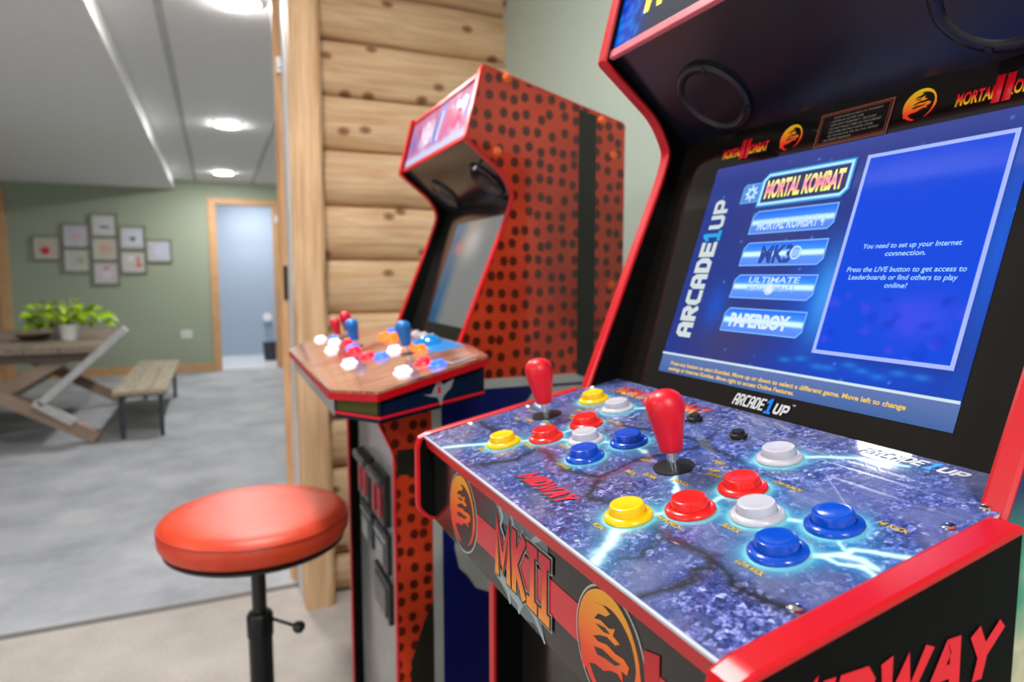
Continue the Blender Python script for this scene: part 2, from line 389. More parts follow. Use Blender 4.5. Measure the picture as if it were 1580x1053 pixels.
# left wall stops short: an added opening that lets in even world fill light
bt = thing('baseboard_far', (-2, YF, 0), kind='structure')
box('board', -2.02, DX0-.075, YF-.018, YF, 0, .10, wtrim, bt); box('board', X0, -2.14, YF-.018, YF, 0, .10, wtrim, bt); box('board', DX1+.075, XW+.7, YF-.018, YF, 0, .10, wtrim, bt)
dr = thing('door_1', ((DX0+DX1)/2, YF, 0), 'pine-cased doorway to the bright back room', kind='structure')
box('casing', DX0-.075, DX0, YF-.025, YF, 0, DZ+.075, wtrim, dr, bevel=.004); box('casing', DX1, DX1+.075, YF-.025, YF, 0, DZ+.075, wtrim, dr, bevel=.004)
box('casing_head', DX0, DX1, YF-.025, YF, DZ, DZ+.075, wtrim, dr, bevel=.004)
box('jamb', DX0-.002, DX0+.018, YF, YF+.12, 0, DZ, wtrim, dr); box('jamb', DX1-.018, DX1+.002, YF, YF+.12, 0, DZ, wtrim, dr)
d2 = thing('door_2', (-2.2, YF, 0), 'pine door casing at the left end of the far wall', kind='structure')
box('casing', -2.16, -2.06, YF-.025, YF, 0, DZ+.075, wtrim, d2, bevel=.004)
box('door_leaf', -3.0, -2.14, YF-.012, YF-.002, 0, DZ, wtrim, d2); box('casing_head', -3.0, -2.14, YF-.025, YF, DZ, DZ+.075, wtrim, d2)
# back room behind the doorway
pb = pm('pale_blue_paint', c8(160,174,194), .7, var=.01)
bm = bmesh.new(); abox(bm, -.5, 1.6, YF+1.5, YF+1.6, 0, ZC); abox(bm, -.55, -.5, YF+.12, YF+1.6, 0, ZC); abox(bm, 1.6, 1.65, YF+.12, YF+1.6, 0, ZC); abox(bm, -.5, 1.6, YF+.12, YF+1.6, ZC, ZC+.05)
tag(bobj('wall_back_room', bm, pb), 'pale blue-white walls seen through the doorway', kind='structure')
struct('floor', -.5, 1.6, YF, YF+1.5, -.02, .004, pm('white_tile', c8(226,226,230), .25), label='glossy white floor of the back room')

# ------------------------------------------------------------------ log wall
lz = [.99, .816, .628, .441, .248, .057, -.137, -.33, -.52, -.70, -.88, -1.03, -1.17]
logwood = wood('pine_log_wood', 0, c8(208,166,124), c8(224,190,152))
postwood = wood('pine_post_wood', 2, c8(204,160,118), c8(220,182,142), kn=False)
lw = thing('wall_middle', (.7, YL, 0), 'end wall of stacked half-round pine logs', kind='structure')
zz = [1.13] + lz
for i in range(len(zz)-1):
    z1, z0 = zz[i], zz[i+1]; hh = (z1-z0)/2; zc = (z1+z0)/2+H; n = 16
    xs = [ -.0 ] ; NX = 10; vs_, fs = [], []
    for k in range(NX+1):
        x = .30+(XW-.30)*k/NX; wob = .006*math.sin(i*2.3+k*.9); 
        for j in range(n+1):
            t = -PI/2 + PI*j/n
            y = YL+.055 - (.055+.012*math.sin(i*1.7+k*.35))*(math.cos(t)**.8 if math.cos(t) > 0 else 0)
            vs_.append((x, y, zc + (hh-.001)*math.sin(t) + wob*math.cos(t)))
    for k in range(NX):
        for j in range(n): a = k*(n+1)+j; fs.append((a, a+n+1, a+n+2, a+1))
    fs.append(tuple(range(n+1))); fs.append(tuple(NX*(n+1)+j for j in range(n+1))[::-1])
    for k in range(1): fs.append(tuple([0, n, NX*(n+1)+n, NX*(n+1)]))
    o = mesh('log', vs_, fs, logwood, lw, smooth=True)
    if hasattr(o.data, 'set_sharp_from_angle'): o.data.set_sharp_from_angle(angle=math.radians(50))
box('wall_core', .30, XW+.7, YL+.05, YL+.2, 0, ZC, pm('log_backing', c8(120,90,62), .8), lw)
def rough_post(name, x0, x1, y0, y1, m, label, seed):
    random.seed(seed); bm = bmesh.new(); N = 14; R = []
    for k in range(N+1):
        z = ZC*k/N; j = lambda s=.004: random.uniform(-s, s)
        ch = .012
        R.append([bm.verts.new((x+j(), y+j(.003), z)) for x, y in ((x0+ch,y0),(x1-ch,y0),(x1,y0+ch),(x1,y1-ch),(x1-ch,y1),(x0+ch,y1),(x0,y1-ch),(x0,y0+ch))])
    for k in range(N):
        for a in range(8): bm.faces.new((R[k][a], R[k][(a+1) % 8], R[k+1][(a+1) % 8], R[k+1][a]))
    bm.faces.new(R[0][::-1]); bm.faces.new(R[-1])
    return tag(bobj(name, bm, m), label, kind='structure')
rough_post('trim_5', .243, .345, 2.33, 2.43, postwood, 'squared pine post at the free end of the log wall', 3)
t6 = rough_post('trim_6', .222, .275, 2.60, 2.66, wood('reddish_pine', 2, c8(200,146,100), c8(218,170,124), kn=False), 'thin reddish pine casing behind the post', 5)
struct('trim_7', .243, .30, 2.43, 2.60, 0, ZC, pm('jamb_board', c8(214,208,206), .6), label='pale jamb face between the post and the casing')
hg = box('hinge', .228, .252, 2.592, 2.598, H-.09, H+.035, pm('bronze_metal', c8(66,52,40), .4, .8), t6, bevel=.002)
tube('hinge_pin', [(.254,2.590,H-.092),(.254,2.590,H+.037)], .005, pm('bronze_metal', c8(66,52,40)), hg)
cb = thing('wall_catch', (.244, 2.597, .741+H), 'small white bracket high on the reddish casing', 'bracket')
box('plate', .226, .270, 2.585, 2.597, .72+H, .775+H, pm('white_plastic', c8(236,236,238), .4), cb, bevel=.003)
box('latch', .230, .256, 2.570, 2.590, .735+H, .757+H, pm('white_plastic', c8(236,236,238)), cb, bevel=.003)

# ------------------------------------------------------------------ ceiling lights
def downlight(x, y, zc, label, group=None):
    t = thing('ceiling_light', (x, y, zc), label, 'ceiling light', group)
    lathe('trim_ring', [(.088,0),(.098,0),(.099,-.006),(.089,-.009),(.086,-.004)], pm('white_plastic', c8(236,236,238)), t, Matrix.Translation((x, y, zc)))
    m = MATS.get('lamp_lens') or pm('lamp_lens', (1,1,1,1), .4, em=(1,.985,.96,1), es=LIGHT, var=0)
    lathe('lens', [(.0855,-.001),(.0855,-.010),(.080,-.014),(.05,-.0155),(0,-.016)], m, t, Matrix.Translation((x, y, zc)), 28)
for x, y, l in ((.127, 8.10, 'round ceiling downlight farthest away, near the far wall'), (.127, 5.55, 'round ceiling downlight in the middle of the row'),
                (.127, 3.08, 'round ceiling downlight cut by the top edge of the frame'), (.078, 1.235, 'round ceiling downlight above the stool')):
    downlight(x, y, ZC, l)
downlight(-.1, -.9, ZC, 'added fill downlight just behind the viewer, out of view'); downlight(-.1, -2.3, ZC, 'added fill downlight farthest behind the viewer, out of view')  # unseen downlights added behind the camera to brighten the room
downlight(-2.4, -.8, ZS, 'added fill downlight in the lower ceiling, behind the viewer'); downlight(-2.4, 1.3, ZS, 'added fill downlight in the lower ceiling, left of the stool, out of view')  # added out of view to brighten the cabinet fronts from the left
downlight(.5, YF+.8, ZC, 'round downlight in the back room')

# ------------------------------------------------------------------ shared cabinet profile (x, z relative to lens)
UP = [(.741,-1.17), (.276,-1.17), (.276,-.315), (.250,-.258), (.300,-.235), (.394,-.135), (.498,.122), (.505,.147), (.486,.183), (.412,.241), (.445,.369), (.741,.293)]
UPR = rounded(UP, {2:.01, 6:.03, 7:.02, 8:.03, 9:.004, 10:.004, 11:.01})
SLOPE = math.radians(11.2); SS = math.radians(71.3)

def bat_stick(parent, M, m, s=1.0, washer=True):
    if washer: lathe('joystick_washer', [(0,.0002),(.0158*s,.0002),(.0158*s,.0012),(0,.0022)], BLACKP, parent, M)
    lathe('joystick_shaft', [(0,0),(.0042*s,0),(.0042*s,.016*s),(0,.016*s)], CHROME, parent, M, 20)
    pr = [(0,.0145),(.0082,.0145),(.0088,.0155),(.0096,.022),(.0108,.031),(.0124,.041),(.0138,.050),(.0145,.056),(.0145,.060),(.0137,.0648),(.0118,.069),(.0085,.0722),(.0045,.0740),(0,.0745)]
    lathe('joystick_handle', [(r*s, (.0145+(z-.0145)*.80)*s) for r, z in pr], m, parent, M, 36)
def push_button(parent, M, m, name='push_button', s=1.0):
    pr = [(0,.0002),(.0162,.0002),(.0167,.0010),(.0165,.0022),(.0155,.0032),(.0138,.0040),(.0126,.0042),(.0121,.0036),(.0121,.0034),(.0118,.0082),(.0112,.0096),(.0100,.0101),(.0080,.0098),(.0050,.0093),(0,.0091)]
    return lathe(name, [(r*s, z*s) for r, z in pr], m, parent, M, 36)

# ------------------------------------------------------------------ near cabinet
cab = thing('arcade_cabinet', (.46, .448, 0), 'near black arcade cabinet with red edges, large blue menu screen and stone-pattern control deck', 'arcade cabinet')
sideart = NT('side_art_print')
nz = sideart.n('ShaderNodeTexNoise'); nz.inputs['Scale'].default_value = 7; nz.inputs['Detail'].default_value = 3; sideart.l(sideart.co(), nz.inputs['Vector'])
sx = sideart.n('ShaderNodeSeparateXYZ'); sideart.l(sideart.co(), sx.inputs[0])
mr = sideart.n('ShaderNodeMapRange'); mr.inputs['From Min'].default_value = H-.16; mr.inputs['From Max'].default_value = H-.12; sideart.l(sx.outputs[1], mr.inputs['Value'])
low = sideart.ramp(nz.outputs['Fac'], [(.42, c8(20,52,90)), (.47, c8(40,140,105)), (.52, c8(206,196,168)), (.6, c8(60,150,120))])
sideart.l(sideart.mix(mr.outputs[0], low, c8(10,34,92)), sideart.b.inputs['Base Color']); sideart.b.inputs['Roughness'].default_value = .35
for nm, y0, y1 in (('side_panel', .216, .230), ('side_panel', .672, .686)):
    p = panel(nm, UPR, y0, y1, BLACK, cab)
    molding('edge_trim', UPR[1:-1][::-1] if False else UPR[1:], y0-.0006, y1+.0006, RED, p)
pa = poly('side_art', [(x, z+H) for x, z in UPR][::1], sideart.m, cab, frame((0, .2158, 0), (1,0,0), (0,-1,0)), lift=.0004)
# control box side cheeks
CH = [(.383,-.262), (.203,-.262), (.190,-.249), (.190,-.182), (.193,-.1735), (.202,-.1695), (.383,-.1336)]
CHR = rounded(CH, {1:.006, 2:.006, 3:.004, 5:.003})
for y0, y1 in ((.202, .219), (.676, .6855)):
    p = panel('control_box_cheek', CHR, y0, y1, BLACK, cab)
    molding('edge_trim', CHR, y0-.0006, y1+.0006, RED, p)
block('side_lettering', 'MIDWaY', (.198, .364, -.2085+H, -.1805+H), pm('red_print', c8(226,10,40), .4), cab, frame((0, .202, 0), (1,0,0), (0,-1,0)), wt=.36, shear=.28)
# control panel slab
cs, sn = math.cos(SLOPE), math.sin(SLOPE)
MD = frame((.198, .676, -.170+H), (0,-1,0), (-sn, 0, cs))   # x: left to right, y: front to back, z: up from the deck
bm = bmesh.new(); abox(bm, 0, .457, .0, .262, -.010, -.0022); cp = bobj('control_panel', bm, BLACK, cab, MD)
# front lip (red) and clear sheet edge
box('front_lip', 0, .457, -.0015, .004, -.0135, -.0022, RED, cab, MD, bevel=.001)
box('clear_sheet', 0, .457, -.002, .258, -.0022, -.0003, pm('clear_sheet_edge', c8(196,202,214), .12), cab, MD)
ys = [('yellow', 99,49), ('red',122,84), ('blue',195,84), ('blue',196,128), ('white',160,105.5), ('red',121,129), ('yellow',56,177), ('white',106,175),
      ('yellow',312,49), ('red',334,83), ('red',334,128), ('white',369,107), ('blue',408,84), ('blue',408,128), ('white',315,181)]
BC = {'yellow': pm('yellow_button_plastic', c8(250,196,8), .22, var=.02), 'red': pm('red_button_plastic', c8(236,34,30), .22, var=.02),
      'blue': pm('blue_button_plastic', c8(4,72,190), .18, var=.02), 'white': pm('white_button_plastic', c8(192,190,200), .22, var=.02)}
LT = [ # lightning print, metres
 ([(56,0),(68,17),(83,34),(99,49)], 3.0), ([(348,0),(338,12),(327,28),(312,49)], 5.0), ([(312,49),(334,83)], 2), ([(334,83),(334,128),(369,107),(408,84)], 2),
 ([(369,107),(408,128)], 2.2), ([(334,83),(300,98),(269,120)], 2), ([(408,84),(424,96),(430,104),(441,108),(452,107)], 2.4), ([(424,96),(437,98),(446,104),(455,100)], 1.6), ([(430,104),(432,114),(444,121),(456,127)], 2.0),
 ([(315,181),(332,200),(352,214),(384,222)], 2.2), ([(408,128),(420,118),(428,110)], 1.5), ([(99,49),(122,84),(160,105),(195,84)], 2), ([(160,105),(196,128),(226,124)], 2.2), ([(121,129),(122,84)], 2), ([(122,84),(90,98),(57,118)], 2),
 ([(56,177),(30,196),(12,200)], 2.5), ([(106,175),(130,196),(165,205)], 2), ([(57,118),(30,128),(0,132)], 3)]
CK = [ ([(10,60),(60,58),(120,70),(160,66),(205,58)], 6), ([(205,58),(240,70),(262,44),(316,60),(352,50),(388,55),(420,44),(457,50)], 6), ([(388,55),(400,30),(392,0)], 5), ([(240,70),(236,110),(250,160),(228,200)], 4), ([(150,150),(190,160),(240,168),(300,160)], 4), ([(140,66),(150,40),(128,0)], 5), ([(352,50),(360,24),(352,14)],3)]
PR = [([(236,42),(244,80),(238,118),(222,150)], 2.0), ([(318,70),(330,60),(352,50)], 1.5), ([(62,118),(80,140),(74,176)], 1.6)]
def seg_d(X, Y, pts):
    d = np.full(X.shape, 9.)
    for (ax, ay), (bx, by) in zip(pts[:-1], pts[1:]):
        ax, ay, bx, by = ax/1000, ay/1000, bx/1000, by/1000
        dx, dy = bx-ax, by-ay; t = np.clip(((X-ax)*dx+(Y-ay)*dy)/(dx*dx+dy*dy), 0, 1)
        d = np.minimum(d, np.hypot(X-ax-t*dx, Y-ay-t*dy))
    return d
def deck_print(X, Y):
    rng = np.random.default_rng(3)
    ny, nx = X.shape
    def vn(s):
        g = rng.random((int(ny/s)+3, int(nx/s)+3)); yi = np.arange(ny)/s; xi = np.arange(nx)/s
        y0 = yi.astype(int); x0 = xi.astype(int); fy = (yi-y0)[:, None]; fx = (xi-x0)[None]
        a = g[np.ix_(y0, x0)]; b = g[np.ix_(y0, x0+1)]; c = g[np.ix_(y0+1, x0)]; d = g[np.ix_(y0+1, x0+1)]
        return (a*(1-fx)+b*fx)*(1-fy)+(c*(1-fx)+d*fx)*fy
    wob = (vn(7)-.5)*.004+(vn(3)-.5)*.002
    out = np.zeros(X.shape+(4,)); rgb = np.zeros(X.shape+(3,)); al = np.zeros(X.shape)
    def over(col, a):
        nonlocal rgb, al
        a = np.clip(a, 0, 1); na = a+al*(1-a); s = np.where(na > 1e-5, a/np.maximum(na, 1e-5), 0)[..., None]
        rgb = rgb*(1-s)+np.array(col[:3])*s; al = na
    for p, wd in CK: over(c8(34,34,46), 1.05-np.abs(seg_d(X+wob*1.5, Y+wob, p))/(wd*.0011))
    for p, wd in PR: over(c8(120,50,90), (1.0-seg_d(X+wob, Y+wob, p)/(wd*.0012))*.8)
    for _, bx, by in ys:
        d = np.hypot(X-bx/1000, Y-by/1000)+wob*.8
        over(c8(28,150,190), np.exp(-np.maximum(d-.0168, 0)/.0050)*.85)
    for p, wd in LT:
        d = seg_d(X+wob, Y+wob, p)
        over(c8(30,140,190), np.exp(-d/(wd*.0022))*.8)
    for p, wd in LT:
        d = seg_d(X+wob, Y+wob, p)
        over(c8(205,246,250), 1.25*np.exp(-(d/(wd*.0009))**2))
    for _, bx, by in ys:
        d = np.hypot(X-bx/1000, Y-by/1000)
        over(c8(150,238,240), np.exp(-np.maximum(d-.0168, 0)/.0018)*.9)
    out[..., :3] = rgb; out[..., 3] = al; return out
deck = grid_print('control_panel_print', .457, .258, .0011, deck_print, attr_mat('stone_art_print', .4, coat=1.0, stone=True), cab, MD)
def on(M, x, y, z=0): return M @ Matrix.Translation((x, y, z))
for cn, bx, by in ys:
    b = push_button(cp, on(MD, bx/1000, by/1000), BC[cn]); b['label'] = cn + ' push button'
for jx, jy in ((57,118), (269,120)): bat_stick(cp, on(MD, jx/1000, jy/1000), pm('red_joystick_plastic', c8(222,8,34), .38, var=.02))
for bx, by in ((260,193), (198,199)):
    lathe('menu_button_ring', [(0,.0002),(.0092,.0002),(.0094,.0008),(.0075,.0012)], CHROME, cp, on(MD, bx/1000, by/1000), 24)
    lathe('menu_button', [(0,.0002),(.0072,.0008),(.0072,.0030),(.0052,.0036),(.0048,.0056),(0,.0058)], BLACKP, cp, on(MD, bx/1000, by/1000, .0008), 24)
for bx, by in ((8,50),(449,167),(450,52),(449,199),(8,205),(8,120)):
    lathe('screw', [(0,.0001),(.0040,.0001),(.0037,.0013),(.0024,.0021),(0,.0023)], CHROME, cp, on(MD, bx/1000, by/1000), 16)
yl = pm('yellow_print', c8(214,176,40), .4); whp = pm('white_print', c8(226,228,232), .35); blp = pm('cyan_print', c8(30,150,225), .35)
def lab(s, u0, u1, v, hh=.0042, m=yl): text('label_print', s, (u0/1000, u1/1000, v/1000, v/1000+hh), m, cp, MD, bold=.02, shear=.2, lift=.0003, th=.0001)
for off in (0, -213):
    for s, u0, u1, v in (('RUN',304,316,25), ('HI PUNCH',326,350,61), ('BLOCK',363,378,83), ('LOW KICK',400,420,60), ('HI KICK',421,440,146), ('LOW PUNCH',340,364,148), ('DOWN',262,276,96), ('UP',292,301,134), ('JUMP',296,310,128), ('LEFT',236,248,112), ('CROUCH',286,304,104), ('BACK',246,258,90), ('FWD',282,293,146)):
        if u0+off > 4: lab(s, u0+off, u1+off, v)
block('deck_lettering', 'MIDWaY', (.184, .256, .0205, .0365), pm('shadow_print', c8(24,22,30), .5), cp, MD, wt=.36, shear=.35, lift=.0003)
block('deck_lettering', 'MIDWaY', (.187, .259, .0235, .0395), pm('bright_red_print', c8(232,22,52), .35), cp, MD, wt=.36, shear=.35, lift=.0006)
fire = grad('fire_print', [(0, c8(246,200,30)), (.35, c8(240,130,20)), (.6, c8(222,20,34)), (1, c8(200,10,30))], 1, .205, .232)
text('deck_logo', 'MORTAL', (.042, .118, .209, .228), fire, cp, MD, bold=.035, shear=.25, lift=.0003, th=.0001)
text('deck_logo', 'KOMBAT', (.126, .190, .209, .228), fire, cp, MD, bold=.035, shear=.25, lift=.0003, th=.0001)
text('deck_logo', 'II', (.108, .134, .203, .236), pm('bright_red_print', c8(232,22,52)), cp, MD, bold=.04, shear=.25, lift=.0006, th=.0001)
block('deck_maker_mark', 'ARCADE', (.345, .391, .226, .236), whp, cp, MD, wt=.34, shear=.2, lift=.0003)
one('deck_maker_mark', (.3925, .3990, .225, .238), blp, cp, MD, lift=.0004)
block('deck_maker_mark', 'UP', (.401, .419, .226, .235), whp, cp, MD, wt=.30, shear=.2, lift=.0003)
# fascia under the deck
MF = frame((.207, .676, H), (0,-1,0), (-1,0,0))    # x: left to right, y: height relative to the lens
fs_ = box('fascia', .0, .457, -.264, -.182, -.012, 0, BLACKG, cab, MF, bevel=.001)
poly('fascia_stripe', [(.09,-.214),(.457,-.211),(.457,-.236),(.09,-.240)], pm('fascia_red_print', c8(206,40,52), .25), fs_, MF, lift=.0003)
def bolt_print(pts, wd, m=None): ribbon('lightning_print', [(x, y) for x, y in pts], [wd*(1-.75*i/(len(pts)-1)) for i in range(len(pts))], m or pm('pale_lightning_print', c8(150,170,176), .3), fs_, MF, lift=.0006)
for pts, wd in (([(.178,-.184),(.190,-.196),(.186,-.205),(.196,-.214)], .007), ([(.205,-.184),(.214,-.199),(.222,-.205)], .005), ([(.262,-.186),(.246,-.196),(.236,-.206)], .006), ([(.180,-.246),(.200,-.252),(.206,-.263)], .012), ([(.205,-.250),(.226,-.255),(.222,-.263)], .010), ([(.236,-.246),(.252,-.252),(.268,-.264)], .008)): bolt_print(pts, wd)
poly('lightning_glow_print', [(.176,-.246),(.27,-.244),(.262,-.252),(.266,-.263),(.25,-.258),(.236,-.262),(.21,-.262),(.19,-.256)], pm('lightning_teal_print', c8(96,112,118), .3), fs_, MF, lift=.0003)
poly('lightning_glow_print', [(.176,-.186),(.27,-.186),(.272,-.200),(.176,-.201)], pm('lightning_teal_print', c8(96,112,118)), fs_, MF, lift=.0003)
mkb = (.1760, .2770, -.2480, -.1980)
block('fascia_logo', 'MKii', mkb, pm('silver_outline_print', c8(176,172,160), .3), fs_, MF, wt=.40, lift=.0008, grow=.0026)
block('fascia_logo', 'MKii', mkb, pm('black_print', c8(24,20,20), .3), fs_, MF, wt=.40, lift=.0011, grow=.0016)
block('fascia_logo', 'MKii', mkb, grad('mk_fire', [(0, c8(240,150,40)), (.45, c8(224,80,44)), (.75, c8(206,30,48)), (1, c8(200,28,48))], 1, -.248, -.198), fs_, MF, wt=.40, lift=.0014)
def dragon(cx, cy, r, parent, M, col, dark, ring=True, lift=.0008, asp=1.0):
    """round emblem: a coiled dragon head inside an open crescent"""
    T = lambda p: (cx+p[0]*r*asp, cy+p[1]*r)
    if ring:
        poly('emblem_disc', [T(p) for p in arc(0,0,1.04,0,354,60)], pm('emblem_rim', c8(186,186,180), .3), parent, M, lift=lift-.0004)
        poly('emblem_disc', [T(p) for p in arc(0,0,1.0,0,354,60)], pm('black_print', c8(24,20,20)), parent, M, lift=lift-.0002)
    w = [.02]+[.10+.16*math.sin(PI*min(1, i/22)) for i in range(26)]+[.16,.14,.12,.10,.08,.05,.02]
    n = len(w); A = arc(0, 0, .84, 262, -62, n)
    ribbon('emblem_crescent', [T(p) for p in A], [v*r for v in w], col, parent, M, lift=lift)
    hd1 = [(-.86,-.30),(-.80,.10),(-.66,.40),(-.44,.62),(-.16,.70),(.06,.66),(-.06,.56),(-.30,.50),(-.42,.36),(-.22,.42),(.02,.40),(.20,.48),(.14,.34),(.34,.30),(.22,.22),(-.02,.24),(-.24,.16),(-.46,.04),(-.30,.02),(-.04,.10),(.22,.08),(.44,.12),(.60,.06),(.56,-.08),(.40,-.10),(.44,-.26),(.30,-.20),(.10,-.26),(-.10,-.38),(-.36,-.40),(-.58,-.50),(-.70,-.66),(-.80,-.60)]
    poly('emblem_head', [T(p) for p in hd1], col, parent, M, lift=lift+.0003)
    poly('emblem_eye_line', [T(p) for p in ((-.36,.30),(-.10,.36),(.06,.33),(-.10,.28))], dark, parent, M, lift=lift+.0006)
    poly('emblem_jaw_line', [T(p) for p in ((-.40,-.12),(-.16,-.04),(.20,-.04),(.38,.00),(.24,-.10),(-.06,-.14),(-.30,-.20))], dark, parent, M, lift=lift+.0006)
def firegrad(n, lo, hi): return grad(n, [(0, c8(216,30,30)), (.35, c8(232,70,24)), (.7, c8(240,140,30)), (1, c8(246,180,40))], 1, lo, hi)
BP = pm('black_print', c8(24,20,20))
fg1 = firegrad('emblem_fire', -.258, -.187)
dragon(.0935, -.2245, .0365, fs_, MF, fg1, BP); dragon(.352, -.2245, .0375, fs_, MF, fg1, BP)
poly('fascia_ribbon_tail', [(.388,-.204),(.402,-.2),(.402,-.262),(.388,-.262)], RED, fs_, MF, lift=.0006)
# lower front panel and floor plinth
box('front_panel', .31, .318, .230, .672, .0, H-.24, BLACKG, cab); box('box_floor', .214, .372, .219, .676, H-.268, H-.262, BLACK, cab)
box('back_panel', .725, .735, .230, .672, .0, H+.29, BLACK, cab); box('top_panel', .46, .74, .230, .672, H+.280, H+.290, BLACK, cab)
# screen block
MS = frame((.4355, .600, -.1205+H), (0,-1,0), (-math.sin(SS), 0, math.cos(SS)))  # x left to right, y up the screen
bez = box('screen_bezel', -.072, .370, -.030, .2925, -.006, -.0005, pm('bezel_gloss', c8(24,20,18), .04, spec=.4, var=.04), cab, MS)
def screen_print(X, Y):
    A = X*1000; S = Y*1000; out = np.ones(X.shape+(4,))
    def col(c, a):
        a = np.clip(a, 0, 1)[..., None]; out[..., :3] = out[..., :3]*(1-a)+np.array(c[:3])*a
    out[..., :3] = c8(28,52,140)[:3]
    col(c8(62,60,110), np.exp(-(((A-90)/55)**2+((S-60)/40)**2))*.9)
    col(c8(60,64,124), np.exp(-(((A-120)/60)**2+((S-190)/60)**2))*.8)
    col(c8(10,84,200), np.exp(-(((A-60)/14)**2+((S-95)/22)**2))*.8)
    col(c8(20,90,215), np.exp(-(((A-190)/34)**2+((S-105)/42)**2))*1.0)
    col(c8(60,150,235), np.exp(-(((A-190)/12)**2+((S-110)/34)**2))*.9)
    col(c8(10,70,200), np.exp(-(((A-250)/90)**2+((S-46)/14)**2))*1.0)
    col(c8(20,90,215), np.exp(-(((A-318)/9)**2+((S-150)/80)**2))*.9)
    col(c8(52,66,150), (S-225)/25.)
    rng = np.random.default_rng(5)
    for _ in range(60):
        a, s = rng.uniform(0, 322), rng.uniform(40, 245); col(c8(110,180,250), np.exp(-(((A-a)/1.0)**2+((S-s)/1.0)**2))*rng.uniform(.2,.9))
    for k in range(9):                                   # pale frost branches under the panel
        a = 170+k*15+rng.uniform(-3, 3); s = 50+3*math.sin(k*1.9); col(c8(40,140,235), np.exp(-(((A-a)/6)**2+((S-s)/2.2)**2))*.55)
    bar = (S < 38)
    g = np.clip((S-18)/20, 0, 1); stripe = .5+.5*np.sin(A*.35+S*1.2)*np.sin(A*.05)
    bc = np.array(c8(66,100,160)[:3])*(1-g[..., None])+np.array(c8(96,118,176)[:3])*g[..., None]
    out[..., :3] = np.where(bar[..., None], bc*(1+.06*stripe[..., None]), out[..., :3]); return out
scr = grid_print('screen', .322, .2335, .0014, screen_print, attr_mat('lit_screen', .07, em=1.0), cab, MS, x0=0, y0=.0175)
LZ = .0009
def em8(n, r, g, b, s=1.0): return glow(n, c8(r, g, b), s)
ribbon('bar_line', [(0,.0382),(.322,.0382)], .0022, em8('lit_pale_line', 206,226,236), scr, MS, lift=LZ)
def infofn(X, Y):
    A = X*1000; S = Y*1000; out = np.ones(X.shape+(4,)); out[..., :3] = c8(0,70,222)[:3]
    def col(c, a):
        a = np.clip(a, 0, 1)[..., None]; out[..., :3] = out[..., :3]*(1-a)+np.array(c[:3])*a
    col(c8(56,76,232), np.exp(-(((A-275)/26)**2+((S-95)/16)**2))*.9)
    rng = np.random.default_rng(9)
    for _ in range(26):
        a, s, w1, h1 = rng.uniform(200, 308), rng.uniform(62, 112), rng.uniform(3, 9), rng.uniform(2, 6)
        th = rng.uniform(-.8,.8); u = (A-a)*math.cos(th)+(S-s)*math.sin(th); v = -(A-a)*math.sin(th)+(S-s)*math.cos(th)
        col(c8(70,70,226) if rng.random() > .5 else c8(0,54,196), (1.1-(u/w1)**2-(v/h1)**2)*.45)
    return out
info = grid_print('info_panel', .115, .1715, .0012, infofn, attr_mat('lit_info_panel', .07, em=1.0), scr, MS @ Matrix.Translation((0,0,.0006)), x0=.1955, y0=.0605)
ribbon('info_border', [(.1955,.0605),(.3105,.0605),(.3105,.232),(.1955,.232)], .0032, em8('lit_lavender', 164,182,250), scr, MS, closed=True, lift=LZ+.0002)
tw = em8('lit_pale_cyan', 170,216,250)
for s, a0, a1, b in (('You need to set up your Internet',214.5,293.5,149.5), ('connection.',236,269,142.8), ('Press the LIVE button to get access to',205.5,302,129.8), ('Leaderboards or find others to play',209,297.5,123.3), ('online!',243,261.5,116.8)):
    text('screen_text', s, (a0/1000, a1/1000, b/1000, b/1000+.0044), tw, scr, MS, bold=.012, shear=.12, lift=LZ+.0004, th=0)
ty = em8('lit_amber', 240,196,84)
text('screen_hint_text', 'Press any button to start Kombat. Move up or down to select a different game. Move left to change', (.0185,.2865,.0265,.0305), ty, scr, MS, bold=.03, shear=.05, lift=LZ, th=0)
text('screen_hint_text', 'settings or Internet Kombat. Move right to access Online Features.', (.0175,.1880,.0205,.0245), ty, scr, MS, bold=.03, shear=.05, lift=LZ, th=0)
def hexa(a0, a1, s0, s1, ch): return [(a0,s0),(a1-ch,s0),(a1,s0+ch),(a1,s1),(a0+ch,s1),(a0,s1-ch)]
def barmat(n, top, mid, bot, lo, hi): return grad(n, [(0, bot), (.34, c8(60,104,184)), (.46, mid), (.54, mid), (.66, c8(40,104,196)), (1, top)], 1, lo, hi, .1, 1.0)
def menu(a0, a1, s0, s1, nm, border, bw, fill):
    q = hexa(a0/1000, a1/1000, s0/1000, s1/1000, .0052)
    poly('menu_bar', q, fill, scr, MS, lift=LZ); ribbon('menu_border', q, bw, border, scr, MS, closed=True, lift=LZ+.0004)
lb = em8('lit_light_blue', 112,170,240)
ribbon('menu_glow', hexa(.0795,.1815,.2005,.2315,.0055), .0052, em8('lit_cyan_glow', 40,140,214), scr, MS, closed=True, lift=LZ+.0002)
menu(80, 181, 201, 231, 'a', em8('lit_pale_cyan_border', 176,232,250), .0026, em8('lit_dark_navy', 40,44,98))
mcol = grad('lit_rainbow', [(0, c8(180,220,90)), (.25, c8(214,160,110)), (.5, c8(214,110,150)), (.75, c8(206,170,120)), (1, c8(200,220,120))], 1, .206, .226, .1, 1.0)
text('menu_title', 'MORTAL KOMBAT', (.085,.176,.2075,.2255), mcol, scr, MS, bold=.05, lift=LZ+.0004, th=0)
poly('menu_icon', hexa(.0535,.0785,.2045,.2245,.003), em8('lit_mid_blue', 70,140,220), scr, MS, lift=LZ)
ribbon('menu_icon_border', hexa(.0535,.0785,.2045,.2245,.003), .0010, lb, scr, MS, closed=True, lift=LZ+.0003)
